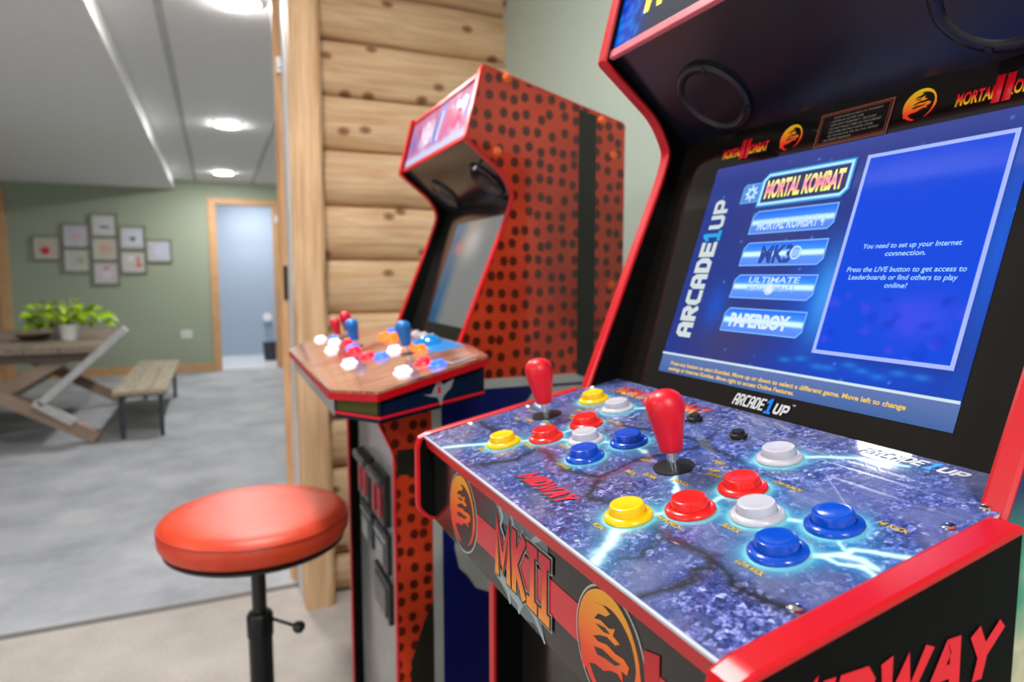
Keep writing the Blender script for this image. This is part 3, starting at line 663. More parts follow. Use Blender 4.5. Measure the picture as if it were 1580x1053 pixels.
ribbon('menu_icon_ring', arc(.066,.2145,.0045,0,345,20), .003, em8('lit_ice', 190,222,250), scr, MS, closed=True, lift=LZ+.0005)
for k in range(8): 
    a = k*PI/4; ribbon('menu_icon_tooth', [(.066+.0055*math.cos(a), .2145+.0055*math.sin(a)), (.066+.0085*math.cos(a), .2145+.0085*math.sin(a))], .0022, em8('lit_ice', 190,222,250), scr, MS, lift=LZ+.0005)
for (s0, s1) in ((170,193), (137,160), (104,127), (70,93)):
    menu(79, 178, s0, s1, 'b', lb, .0015, barmat('lit_bar_%d' % s0, c8(14,70,180), c8(150,182,226), c8(60,90,166), s0/1000, s1/1000))
ice = em8('lit_ice', 190,222,250); ice2 = em8('lit_ice_blue', 150,190,236)
text('menu_title', 'MORTAL KOMBAT 4', (.088,.168,.1735,.1845), ice, scr, MS, bold=.03, shear=.1, lift=LZ+.0004, th=0)
text('menu_title', 'MK3', (.103,.142,.140,.157), em8('lit_slate', 40,70,150), scr, MS, bold=.04, lift=LZ+.0004, th=0)
ribbon('menu_title_disc', arc(.146,.1485,.0058,0,345,20), .0016, ice, scr, MS, closed=True, lift=LZ+.0004)
poly('menu_title_disc', arc(.146,.1485,.0040,0,345,18), ice2, scr, MS, lift=LZ+.0004)
text('menu_title', 'ULTIMATE', (.098,.160,.1195,.1255), ice, scr, MS, bold=.02, shear=.1, lift=LZ+.0004, th=0)
text('menu_title', 'MORTAL KOMBAT 3', (.098,.156,.1110,.1165), ice2, scr, MS, bold=.03, lift=LZ+.0004, th=0)
ribbon('menu_title_disc', arc(.127,.1135,.0052,0,345,20), .0016, ice, scr, MS, closed=True, lift=LZ+.0006); poly('menu_title_disc', arc(.127,.1135,.004,0,345,18), em8('lit_white', 216,234,250), scr, MS, lift=LZ+.0006)
text('menu_title', 'PAPERBOY', (.088,.162,.0755,.0885), em8('lit_white', 216,234,250), scr, MS, bold=.05, lift=LZ+.0004, th=0)
MV = MS @ Matrix.Translation((0,0,0)) @ Matrix.Rotation(PI/2, 4, 'Z')   # x runs up the screen, y to the left
vw = em8('lit_offwhite', 204,216,214)
block('screen_maker_mark', 'ARCADE', (.058,.164,-.0365,-.0125), vw, scr, MV, wt=.42, lift=LZ, gap=.25)
one('screen_maker_mark', (.1655,.177,-.0375,-.0105), em8('lit_cyan', 30,160,226), scr, MV, shear=0, lift=LZ)
block('screen_maker_mark', 'UP', (.179,.212,-.0365,-.0150), vw, scr, MV, wt=.34, lift=LZ)
bw = pm('bezel_white_print', c8(206,206,206), .3)
block('bezel_maker_mark', 'ARCADE', (.121,.159,.0015,.0125), bw, bez, MS, wt=.36, shear=.3, lift=.0002, gap=.25)
one('bezel_maker_mark', (.1610,.1685,.000,.014), pm('bezel_blue_print', c8(20,120,220), .3), bez, MS, lift=.0006)
block('bezel_maker_mark', 'UP', (.170,.186,.0015,.0110), bw, bez, MS, wt=.34, shear=.3, lift=.0002)
text('bezel_maker_mark', 'TM', (.1895,.193,.0115,.013), bw, bez, MS, bold=.02, lift=.0002)
# title strip above the screen
f2 = grad('strip_fire', [(0, c8(240,190,30)), (.3, c8(240,120,24)), (.5, c8(216,20,30)), (1, c8(206,10,30))], 1, .2625, .2735, em=.25)
red2 = pm('strip_red', c8(212,14,32), .35, em=c8(212,14,32), es=.2)
for a0 in (0.0, .256):
    text('strip_logo', 'MORTAL', (a0+.002, a0+.031, .2620, .2725), f2, bez, MS, bold=.03, lift=.0002)
    text('strip_logo', 'KOMBAT', (a0+.038, a0+.068, .2620, .2725), f2, bez, MS, bold=.03, lift=.0002)
    text('strip_logo', 'II', (a0+.029, a0+.042, .2590, .2790), red2, bez, MS, bold=.05, lift=.0004)
def sfire(n): return grad(n, [(0, c8(226,14,30)), (.3, c8(232,60,20)), (.6, c8(236,140,24)), (1, c8(226,190,20))], 1, .256, .284, em=.3)
sf = sfire('strip_emblem_fire')
dragon(.098, .2685, .0145, bez, MS, sf, BLACKP, ring=False, lift=.0006); dragon(.2285, .2705, .0150, bez, MS, sf, BLACKP, ring=False, lift=.0006)
q = [(.130,.2525),(.203,.2525),(.203,.2835),(.130,.2835)]
ribbon('notice_border', q, .0018, pm('copper_print', c8(140,74,52), .4), bez, MS, closed=True, lift=.0003)
ribbon('notice_border', [(.1325,.2545),(.2005,.2545),(.2005,.2815),(.1325,.2815)], .0006, pm('copper_print', c8(140,74,52)), bez, MS, closed=True, lift=.0003)
gp = pm('grey_print', c8(150,146,140), .5)
for k, (s, a0, a1) in enumerate((('HIGHEST RANKED PLAYERS IN THE TOURNAMENT', .144,.194), ('- UNPLUG AFTER USE', .141,.176), ('- KEEP AWAY FROM HEAT - SEE GUIDE', .141,.189), ('- DO NOT PLACE ITEMS ON THE CABINET', .141,.195), ('- FOR HOME USE ONLY UNDER COVER', .141,.188), ('- SEE THE MANUAL FOR ALL FULL DETAILS', .141,.194), ('ALL RIGHTS RESERVED', .139,.168))):
    text('notice_text', s, (a0, a1, .2775-k*.0035, .2795-k*.0035), gp, bez, MS, bold=.01, lift=.0003, th=0)
# speaker panel
P0 = Vector((.4255, 0, .2445+H)); P1 = Vector((.5295, 0, .1560+H)); dd = (P1-P0).normalized()
nrm = Vector((-dd.z, 0, dd.x)); nrm = -nrm if nrm.z > 0 else nrm
MP = frame((P0.x, .672, P0.z), (0,-1,0), nrm)       # x left to right
# in this frame y = nrm x ex
ydir = nrm.cross(Vector((0,-1,0))); sgn = 1 if ydir.dot(dd) > 0 else -1
box('speaker_panel', 0, .442, *(sorted((0, sgn*.1375))), -.006, 0, pm('speaker_board', c8(20,21,32), .24, var=.05), cab, MP)
mesht = NT('speaker_mesh_cloth'); vv = mesht.n('ShaderNodeTexWave'); vv.inputs['Scale'].default_value = 180; vv.inputs['Distortion'].default_value = 0
mesht.l(mesht.co((1,.6,1)), vv.inputs['Vector']); mesht.l(mesht.ramp(vv.outputs['Fac'], [(.3, c8(16,16,22)), (.8, c8(64,64,84))]), mesht.b.inputs['Base Color']); mesht.b.inputs['Roughness'].default_value = .6
for cx in (.0915, .3745):
    Mx = MP @ Matrix.Translation((cx, sgn*.086, 0))
    sp = lathe('speaker_grille', [(0,.0005),(.0335,.0005),(.0335,.0026),(.02,.0030),(0,.0032)], mesht.m, cab, Mx, 40)
    lathe('speaker_ring', [(.0335,0),(.0445,0),(.0445,.004),(.0425,.0058),(.0375,.0062),(.0345,.0045),(.0335,.0035)], pm('speaker_ring_plastic', c8(28,28,34), .25), sp, Mx, 48)
    for k in range(4):
        a = PI/4+k*PI/2+.3; lathe('ring_screw', [(0,.0001),(.003,.0001),(.0026,.0016),(0,.002)], BLACKP, sp, Mx @ Matrix.Translation((.040*math.cos(a), .040*math.sin(a), .0055)), 12)
# marquee
MQ0 = Vector((.4215,0,.2490+H)); MQ1 = Vector((.4515,0,.3660+H)); up = (MQ1-MQ0).normalized(); nq = Vector((-up.z,0,up.x))
MM = frame((MQ0.x, .672, MQ0.z), (0,-1,0), nq)
def marq(X, Y):
    out = np.ones(X.shape+(4,)); out[..., :3] = c8(70,74,84)[:3]; A = X*1000; S = Y*1000
    def col(c, a): out[..., :3] = out[..., :3]*(1-np.clip(a,0,1)[..., None])+np.array(c[:3])*np.clip(a,0,1)[..., None]
    col(c8(4,60,196), np.exp(-((A-8)/34)**2)*1.2); rng = np.random.default_rng(2)
    for _ in range(60):
        a, s = rng.uniform(2, 50)**1.0, rng.uniform(8, 118); col(c8(40,140,250), np.exp(-(((A-a)/3.5)**2+((S-s)/3.5)**2))*.8)
    col(c8(4,60,196), np.exp(-((A-434)/34)**2)); return out
mq = grid_print('marquee', .442, .112, .004, marq, attr_mat('lit_marquee', .15, em=1.0), cab, MM)
text('marquee_title', 'MORTAL KOMBAT', (.050, .400, .0340, .1000), grad('marquee_yellow', [(0, c8(250,240,40)), (.6, c8(250,200,30)), (1, c8(240,120,20))], 1, .02, .09, em=1.0), mq, MM, bold=.05, lift=.0006, th=0)
box('marquee_retainer', 0, .442, -.006, .0035, -.003, .0035, pm('marquee_retainer_plastic', c8(232,120,130), .3), cab, MM, bevel=.001)
box('marquee_back', 0, .442, 0, .118, -.012, -.002, BLACK, cab, MM)

# ------------------------------------------------------------------ second cabinet (basketball art)
c2 = thing('arcade_cabinet', (.46, 1.37, 0), 'farther arcade cabinet with orange basketball-print side and wide four-player deck of lit buttons', 'arcade cabinet')
bt_ = NT('basketball_print')
v = bt_.n('ShaderNodeTexVoronoi'); v.inputs['Scale'].default_value = 40; v.voronoi_dimensions = '2D'; v.inputs['Randomness'].default_value = .4; bt_.l(bt_.co((1,.86,0)), v.inputs['Vector'])
n1 = bt_.n('ShaderNodeTexNoise'); n1.inputs['Scale'].default_value = 5; bt_.l(bt_.co(), n1.inputs['Vector'])
bcol = bt_.ramp(n1.outputs['Fac'], [(.35, c8(178,44,22)), (.65, c8(206,66,36))])
bt_.l(bt_.mix(bt_.ramp(v.outputs['Distance'], [(.27, (1,1,1,1)), (.35, (0,0,0,1))]), bcol, c8(84,30,16)), bt_.b.inputs['Base Color']); bt_.b.inputs['Roughness'].default_value = .22
bt_.b.inputs['Coat Weight'].default_value = .5
YA, YB = 1.132, 1.605
for y0, y1 in ((YA, YA+.015), (YB-.015, YB)):
    p = panel('side_panel', UPR, y0, y1, BLACK, c2); molding('edge_trim', UPR[1:], y0-.0006, y1+.0006, RED, p)
MA = frame((0, YA, 0), (1,0,0), (0,-1,0))
art = poly('side_art', [(x, z+H) for x, z in UPR], bt_.m, c2, MA, lift=.0004)
seam = pm('seam_black_print', c8(36,34,26), .3)
poly('seam_print', [(.638,-.196+H),(.676,-.205+H),(.676,.303+H),(.638,.312+H)], seam, art, MA, lift=.001)
poly('seam_print', [(.279,-.352+H),(.345,-.352+H),(.345,-.306+H),(.279,-.306+H)], seam, art, MA, lift=.001)
poly('seam_print', [(.345,-.59+H),(.345,-.90+H),(.29,-.90+H),(.300,-.70+H),(.325,-.63+H)], seam, art, MA, lift=.001)
gy = pm('grey_art_print', c8(170,172,170), .3)
poly('logo_outline_print', [(.343,-.190+H),(.632,-.190+H),(.672,-.205+H),(.735,-.215+H),(.735,-1.1+H),(.343,-1.1+H)], gy, art, MA, lift=.0016)
poly('logo_blue_print', [(.361,-.208+H),(.72,-.208+H),(.72,-1.08+H),(.361,-1.08+H)], pm('navy_art_print', c8(10,20,88), .3), art, MA, lift=.0022)
poly('logo_star_print', [(.372,-.44+H),(.395,-.425+H),(.43,-.40+H),(.52,-.36+H),(.62,-.40+H),(.66,-.56+H),(.60,-.70+H),(.50,-.66+H),(.455,-.60+H),(.425,-.585+H),(.41,-.56+H),(.392,-.54+H),(.384,-.50+H),(.387,-.47+H)], gy, art, MA, lift=.0028)
poly('logo_star_print', [(.52,-.250+H),(.548,-.213+H),(.66,-.213+H),(.66,-.34+H),(.56,-.33+H)], gy, art, MA, lift=.0028)
for x, z in ((.490,.351),(.471,.222),(.688,.295),(.715,.232),(.713,-.019)):
    lathe('screw_cap', [(0,0),(.0085,0),(.0085,.002),(.0055,.0042),(0,.005)], pm('orange_cap', c8(240,100,40), .35), c2, MA @ Matrix.Translation((x, z+H, .0008)), 20)
# inner surfaces
MS2 = MS @ Matrix.Translation((-(.923), 0, 0))
MS2 = frame((.4355, YB-.015, -.1205+H), (0,-1,0), (-math.sin(SS), 0, math.cos(SS)))
W2 = YB-YA-.03
box('screen_bezel', 0, W2, -.03, .2925, -.006, -.0005, BLACKG, c2, MS2)
def scr2(X, Y):
    out = np.ones(X.shape+(4,)); A = X*1000; S = Y*1000; out[..., :3] = c8(24,84,120)[:3]
    def col(c, a): out[..., :3] = out[..., :3]*(1-np.clip(a,0,1)[..., None])+np.array(c[:3])*np.clip(a,0,1)[..., None]
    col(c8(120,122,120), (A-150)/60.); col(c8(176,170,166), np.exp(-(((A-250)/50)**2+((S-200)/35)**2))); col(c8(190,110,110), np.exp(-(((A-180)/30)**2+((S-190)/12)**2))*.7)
    col(c8(30,150,170), np.exp(-(((A-90)/22)**2+((S-60)/14)**2))*.8); col(c8(30,110,170), np.exp(-(((A-80)/60)**2+((S-235)/16)**2))); return out
s2 = grid_print('screen', .322, .2335, .004, scr2, attr_mat('lit_screen_two', .1, em=.95), c2, MS2, x0=.115, y0=.0175)
box('speaker_panel', 0, W2, *(sorted((0, sgn*.1375))), -.006, 0, pm('speaker_board_two', c8(44,42,44), .14), c2, frame((P0.x, YB-.015, P0.z), (0,-1,0), nrm))
MP2 = frame((P0.x, YB-.015, P0.z), (0,-1,0), nrm)
for cx in (.095, W2-.095):
    sp = lathe('speaker_ring', [(.0335,0),(.0445,0),(.0445,.004),(.0375,.0062),(.0335,.0035)], pm('speaker_ring_plastic', c8(28,28,34)), c2, MP2 @ Matrix.Translation((cx, sgn*.09, 0)), 32)
    lathe('speaker_grille', [(0,.0005),(.0335,.0005),(.0335,.003),(0,.0040)], mesht.m, sp, MP2 @ Matrix.Translation((cx, sgn*.09, 0)), 32)
for z, x in ((.0, .03),): tube('wall_hook', [(.0, 0, 0), (0, 0, .02)], .003, CHROME, c2, M=MP2 @ Matrix.Translation((W2-.05, sgn*.05, 0)))
MM2 = frame((MQ0.x, YB-.015, MQ0.z), (0,-1,0), nq)
def marq2(X, Y):
    out = np.ones(X.shape+(4,)); A = X*1000; S = Y*1000; out[..., :3] = c8(214,120,170)[:3]
    def col(c, a): out[..., :3] = out[..., :3]*(1-np.clip(a,0,1)[..., None])+np.array(c[:3])*np.clip(a,0,1)[..., None]
    rng = np.random.default_rng(4)
    for _ in range(40):
        a, s = rng.uniform(40, 440), rng.uniform(20, 110); col([c8(240,200,236), c8(190,60,100), c8(120,140,230)][rng.integers(3)], np.exp(-(((A-a)/12)**2+((S-s)/12)**2))*.8)
    col(c8(200,214,252), (26-S)/8.); col(c8(20,110,200), np.exp(-(((A-40)/14)**2+((S-55)/24)**2))); col(c8(120,40,60), (S-106)/6.); return out
m2 = grid_print('marquee', W2, .112, .004, marq2, attr_mat('lit_marquee_two', .5, em=.9), c2, MM2)
text('marquee_title', 'NBA', (.10, .195, .038, .088), em8('lit_marquee_white', 236,226,246), m2, MM2, bold=.05, lift=.0006, th=0)
text('marquee_title', 'JAM', (.255, .385, .038, .088), em8('lit_marquee_pink', 232,90,140), m2, MM2, bold=.05, lift=.0006, th=0)
ribbon('marquee_figure', [(.205,.03),(.215,.06),(.226,.095)], .02, em8('lit_marquee_blue', 60,120,220), m2, MM2, lift=.0008); ribbon('marquee_figure', [(.228,.03),(.236,.06),(.242,.09)], .014, em8('lit_marquee_white', 236,226,246), m2, MM2, lift=.0008)
box('marquee_retainer', 0, W2, -.006, .0035, -.003, .0035, RED, c2, MM2, bevel=.001); box('marquee_retainer', 0, W2, .110, .118, -.003, .0035, RED, c2, MM2, bevel=.001)
box('marquee_back', 0, W2, 0, .118, -.012, -.002, BLACK, c2, MM2)
box('top_panel', .46, .74, YA+.015, YB-.015, H+.280, H+.290, BLACK, c2); box('back_panel', .725, .735, YA+.015, YB-.015, 0, H+.285, BLACK, c2)
fp = box('front_panel', .300, .308, YA+.015, YB-.015, 0, H-.2, pm('front_panel_gloss', c8(150,152,152), .2), c2)
# deck plate, tilted outline given in x, y; z from the slope
DKO = [(.397,1.075),(.382,.955),(.198,.908),(.148,1.010),(.148,1.600),(.198,1.690),(.382,1.665),(.397,1.630)]
def dz(x, off=0): return H-.160+(x-.198)*math.tan(SLOPE)+off
def deckslab(name, outl, o0, o1, m, parent, flat=None):
    bm = bmesh.new(); A = [bm.verts.new((x, y, dz(x, o0) if flat is None else flat(x))) for x, y in outl]; B = [bm.verts.new((x, y, dz(x, o1))) for x, y in outl]; n = len(outl)
    bm.faces.new(A[::-1]); bm.faces.new(B)
    for i in range(n): bm.faces.new((A[i], A[(i+1) % n], B[(i+1) % n], B[i]))
    return bobj(name, bm, m, parent)
court = NT('court_floor_print'); wv = court.n('ShaderNodeTexNoise'); wv.inputs['Scale'].default_value = 6; wv.inputs['Detail'].default_value = 5; court.l(court.co((3,18,3)), wv.inputs['Vector'])
cc = court.ramp(wv.outputs['Fac'], [(.3, c8(96,52,48)), (.5, c8(170,112,92)), (.7, c8(196,146,120))])
v3 = court.n('ShaderNodeTexNoise'); v3.inputs['Scale'].default_value = 5; court.l(court.co(), v3.inputs['Vector'])
court.l(court.mix(court.ramp(v3.outputs['Fac'], [(.52, (0,0,0,1)), (.6, (.8,.8,.8,1))]), cc, c8(150,42,44)), court.b.inputs['Base Color']); court.b.inputs['Roughness'].default_value = .15; court.b.inputs['Coat Weight'].default_value = .6
dk2 = deckslab('control_deck', DKO, -.004, 0, court.m, c2)
deckslab('deck_edge_trim', DKO, -.015, -.004, RED, c2)
IN = [(.397,1.085),(.380,.968),(.204,.920),(.158,1.014),(.158,1.594),(.204,1.676),(.380,1.650),(.397,1.62)]
zb = lambda x: H-.209+(x-.198)*.10
bxm = deckslab('control_box', IN, -.1, -.015, pm('control_box_gloss', c8(18,22,40), .12), c2, flat=zb)
bm = bmesh.new()
for i in range(7):
    (ax, ay), (bx_, by_) = IN[i], IN[i+1]; cx_, cy_ = .30, 1.355
    def outw(x, y, k=.0015):
        d = Vector((x-cx_, y-cy_)).normalized(); return x+d.x*k, y+d.y*k
    a = outw(ax, ay); b = outw(bx_, by_); 
    f = [bm.verts.new((a[0],a[1],zb(a[0])+.006)), bm.verts.new((b[0],b[1],zb(b[0])+.006)), bm.verts.new((b[0],b[1],zb(b[0])+.010)), bm.verts.new((a[0],a[1],zb(a[0])+.010))]; bm.faces.new(f)
bobj('box_pinstripe', bm, pm('red_print', c8(226,10,40)), bxm)
# olive corner face print and pale front face print
def quad(name, pts, m, parent): return mesh(name, pts, [(0,1,2,3)], m, parent)
def face_on(i, z0, z1, k, t0=0, t1=1):
    (ax, ay), (bx_, by_) = IN[i], IN[i+1]; e = Vector((bx_-ax, by_-ay)); n = Vector((e.y, -e.x)).normalized()
    if n.dot(Vector((ax-.3, ay-1.355))) < 0: n = -n
    p = Vector((ax, ay))+e*t0+n*k; q = Vector((ax, ay))+e*t1+n*k
    return [(p.x,p.y,zb(p.x)+z0),(q.x,q.y,zb(q.x)+z0),(q.x,q.y,z1(q.x) if callable(z1) else z1),(p.x,p.y,z1(p.x) if callable(z1) else z1)]
quad('corner_print', face_on(2, .012, lambda x: dz(x,-.017), .001, .04, .96), pm('olive_print', c8(74,68,18), .15), bxm)
quad('front_print', face_on(3, .001, lambda x: dz(x,-.016), .001, .01, .99), pm('silver_front_print', c8(176,178,178), .18), bxm)
quad('side_print', face_on(1, .012, lambda x: dz(x,-.024), .001, .04, .96), pm('navy_box_print', c8(16,30,58), .12), bxm)
e0 = Vector((IN[2][0], IN[2][1], 0)); e1 = Vector((IN[1][0], IN[1][1], 0)); ex = (e1-e0).normalized(); nn = Vector((ex.y, -ex.x, 0))
ML = frame((e0.x+nn.x*.002, e0.y+nn.y*.002, H-.215), ex, nn)
sv = pm('silver_print', c8(150,152,156), .3)
poly('box_emblem', [(.070,.040),(.084,.040),(.090,.052),(.096,.062),(.104,.052),(.124,.060),(.118,.046),(.110,.040),(.104,.034),(.100,.020),(.094,.034),(.084,.036)], sv, bxm, ML, lift=.0006)
poly('box_emblem', [(.094,.040),(.100,.040),(.100,.050),(.094,.050)], pm('red_print', c8(226,10,40)), bxm, ML, lift=.0012)
MD2 = frame((0, 0, H-.160-.198*math.tan(SLOPE)), (cs,0,sn), (-sn,0,cs))   # x along slope, y world y
def at2(x, y): return MD2 @ Matrix.Translation((x/cs, y, 0))
LB = {'w': ('white', (.85,.92,1,1), 1.5), 'b': ('blue', c8(60,120,255), 1.4), 'r': ('red', c8(255,20,50), 1.3), 'o': ('orange', c8(255,120,10), 1.4)}
bl = [('w',.216,1.422),('b',.251,1.372),('r',.246,1.330),('w',.212,1.196),('r',.250,1.222),('b',.266,1.181),('w',.257,.995),('r',.298,1.024),('b',.307,.977),
      ('w',.240,1.535),('r',.262,1.475),('b',.250,1.600),('w',.225,1.650),('o',.332,1.440),('o',.330,1.372),('o',.345,1.405),('o',.330,1.156),('o',.322,1.200),('w',.300,1.222),('b',.360,1.480)]
for k, x, y in bl:
    n_, col, st = LB[k]; m = pm('lit_button_'+n_, tuple(v*.25 for v in col[:3])+(1,), .3, em=tuple(col[:3])+(1,), es=st, var=0)
    b = push_button(dk2, at2(x, y), m, 'lit_button', .9); b['label'] = 'lit ' + n_ + ' push button'
for x, y in ((.386,1.325),(.388,1.278),(.384,1.375)): push_button(dk2, at2(x, y), BC['white'], 'menu_button', .62)
bs = pm('blue_joystick_plastic', c8(10,110,190), .3, var=.02); rs = pm('crimson_joystick_plastic', c8(200,8,40), .35)
for x, y, m, s in ((.262,1.393,bs,.95), (.309,1.157,bs,.95), (.285,1.600,rs,.95), (.258,1.585,rs,.80)): bat_stick(dk2, at2(x, y), m, s)
lathe('trackball', [(0,.010)]+[(.030*math.sin(t), .030*math.cos(t)-.012) for t in [i*PI/2/8 for i in range(9)]][0:0]+[(.0,.018),(.010,.0165),(.019,.012),(.026,.004),(.028,0)], pm('blue_ball', c8(20,120,190), .15), dk2, at2(.360,1.20), 24)
poly('deck_scoreboard_print', [(.345,1.09),(.400,1.09),(.400,1.30),(.345,1.30)], pm('azure_print', c8(30,120,190), .3), dk2, MD2, lift=.0006)
poly('deck_border_print', [(.383,.975),(.330,.960),(.322,1.03),(.329,1.03),(.336,.972),(.380,.984)], sv, dk2, MD2, lift=.0006)
# coin door artwork on the front panel: raised dark boxes
dk_ = pm('coin_door_black', c8(30,32,32), .35); rl_ = pm('coin_slot_red', c8(206,60,76), .4); sl_ = pm('coin_return_silver', c8(150,152,152), .3, .4)
for y0 in (1.27, 1.415):
    cd = box('coin_door', 0.2850, 0.3000, y0, y0+.118, H-.50+ .0, H-.395, dk_, c2, bevel=.003)
    for k in (0, 1): box('coin_slot', 0.2815, 0.2855, y0+.025+k*.05, y0+.040+k*.05, H-.485, H-.425, rl_, cd)
    box('coin_hood', 0.2730, 0.2855, y0+.004, y0+.114, H-.415, H-.398, pm('coin_door_grey', c8(74,78,78), .35), cd, bevel=.003)
    cr = box('coin_return', 0.2900, 0.3000, y0, y0+.118, H-.60, H-.515, dk_, c2, bevel=.003)
    box('return_flap', 0.2865, 0.2905, y0+.03, y0+.09, H-.59, H-.545, sl_, cr, bevel=.002); box('return_bar', 0.2865, 0.2905, y0+.01, y0+.108, H-.538, H-.526, sl_, cr, bevel=.002)
cd = box('cash_door', 0.2900, 0.3000, 1.262, 1.40, H-.70, H-.615, dk_, c2, bevel=.003); box('lock_plate', 0.2865, 0.2905, 1.28, 1.385, H-.69, H-.63, pm('coin_door_grey', c8(74,78,78)), cd, bevel=.002)

# ------------------------------------------------------------------ stool
SX, SY = .057, 1.44
st = thing('bar_stool', (SX, SY, 0), 'round orange vinyl stool seat on a black screw pedestal', 'stool')
T = lambda x, y, z: Matrix.Translation((x, y, z))
vin = NT('orange_vinyl'); vn_ = vin.n('ShaderNodeTexNoise'); vn_.inputs['Scale'].default_value = 14; vin.l(vin.co(), vn_.inputs['Vector'])
vin.l(vin.ramp(vn_.outputs['Fac'], [(.3, c8(196,54,26)), (.7, c8(210,70,36))]), vin.b.inputs['Base Color']); vin.b.inputs['Roughness'].default_value = .42
vn2 = vin.n('ShaderNodeTexVoronoi'); vn2.inputs['Scale'].default_value = 420; vin.l(vin.co(), vn2.inputs['Vector']); vin.bump(vn2.outputs['Distance'], .15, .001)
zt = .695
seat = lathe('seat_cushion', [(0,0),(.165,0),(.178,.005),(.185,.016),(.186,.036),(.183,.044),(.1815,.0455),(.182,.047),(.176,.055),(.160,.061),(.120,.0645),(0,.066)], vin.m, st, T(SX, SY, zt-.066), 64)
tube('seat_piping', [(SX+.1835*math.cos(a), SY+.1835*math.sin(a), zt-.0205) for a in [2*PI*i/64 for i in range(64)]], .0022, pm('dark_orange_piping', c8(176,44,22), .45), seat, 8, True)
lathe('seat_base', [(0,0),(.168,0),(.176,.006),(.176,.010),(0,.010)], BLACKP, st, T(SX, SY, zt-.077), 48)
lathe('pedestal_rod', [(0,0),(.0145,0),(.0145,.24),(.030,.246),(.030,.25),(0,.25)], BLACKP, st, T(SX, SY, zt-.327), 24)
lathe('pedestal_tube', [(0,0),(.024,0),(.024,.30),(.0265,.302),(.0265,.345),(.022,.352),(.0145,.354),(0,.354)], pm('black_steel', c8(22,22,24), .35, .4), st, T(SX, SY, .115), 28)
hd = tube('height_handle', [(SX+.02, SY-.008, .452), (SX+.066, SY-.03, .436)], .0035, BLACKP, st); lathe('handle_knob', [(0,-.012),(.008,-.010),(.013,-.003),(.013,.005),(.009,.010),(0,.012)], BLACKP, hd, T(SX+.074, SY-.034, .433), 18)
tube('foot_ring', [(SX+.165*math.cos(a), SY+.165*math.sin(a), .185) for a in [2*PI*i/48 for i in range(48)]], .009, BLACKP, st, 10, True)
for k in range(4):
    a = PI/4+k*PI/2; tube('ring_spoke', [(SX+.02*math.cos(a), SY+.02*math.sin(a), .2), (SX+.165*math.cos(a), SY+.165*math.sin(a), .185)], .006, BLACKP, st)
    tube('leg', [(SX+.02*math.cos(a), SY+.02*math.sin(a), .16), (SX+.12*math.cos(a), SY+.12*math.sin(a), .05), (SX+.21*math.cos(a), SY+.21*math.sin(a), .012)], .012, BLACKP, st)

# ------------------------------------------------------------------ far room furniture
gw = wood('weathered_grey_wood', 1, c8(120,104,90), c8(150,134,118), kn=False); lwd = pm('leg_wood', c8(150,126,110), .6, var=.15, vscale=6); pg = pm('pale_grey_wood', c8(186,184,184), .6, var=.1)
tb = thing('trestle_table', (-1.38, 6.2, 0), 'weathered wooden trestle table with crossed beam legs', 'table')
tz = .69
for k in range(6):
    x0 = -1.98+k*.2; box('tabletop_plank', x0+.003, x0+.197, 5.3, 7.15, tz-.045, tz, gw, tb, bevel=.004)
box('apron', -1.95, -.82, 5.36, 5.40, tz-.11, tz-.045, pm('dark_wood', c8(84,70,58), .6), tb); box('apron', -1.95, -.82, 7.05, 7.09, tz-.11, tz-.045, pm('dark_wood', c8(84,70,58)), tb)
for Y in (5.45, 7.0):
    beam('leg', (-1.80, Y, tz-.06), (-.80, Y-.05, .035), .09, .09, lwd, tb); beam('leg', (-1.95, Y+.0, .035), (-.93, Y, tz-.06), .09, .085, lwd, tb)
beam('stretcher', (-1.38, 5.45, .33), (-1.38, 7.0, .33), .08, .08, lwd, tb, up=(1,0,0))
beam('brace', (-1.12, 5.36, .30), (-.59, 5.36, .80), .075, .05, pg, tb)
beam('brace', (-1.15, 5.36, .32), (-.93, 5.36, .16), .075, .05, pg, tb)
def bench(x0, x1, y0, y1, h, label):
    t = thing('bench', ((x0+x1)/2, (y0+y1)/2, 0), label, 'bench')
    n = 3; wd = (x1-x0)/n
    for k in range(n): box('seat_plank', x0+k*wd+.002, x0+(k+1)*wd-.002, y0, y1, h-.035, h, gw_b, t, bevel=.004)
    box('seat_rail', x0+.02, x1-.02, y0+.06, y0+.09, h-.055, h-.035, metal, t); box('seat_rail', x0+.02, x1-.02, y1-.09, y1-.06, h-.055, h-.035, metal, t)
    for yy in (y0+.06, y1-.09):
        for xx in (x0+.035, x1-.065): box('leg', xx, xx+.03, yy, yy+.03, 0, h-.036, metal, t)
gw_b = wood('bench_wood', 1, c8(150,138,116), c8(176,164,142), kn=False); metal = pm('dark_metal_leg', c8(52,60,68), .45, .3)
bench(-.70, -.35, 5.36, 7.2, .355, 'low wooden bench with dark metal legs right of the table')
bench(-2.32, -1.97, 5.36, 7.2, .355, 'low wooden bench at the left side of the table')
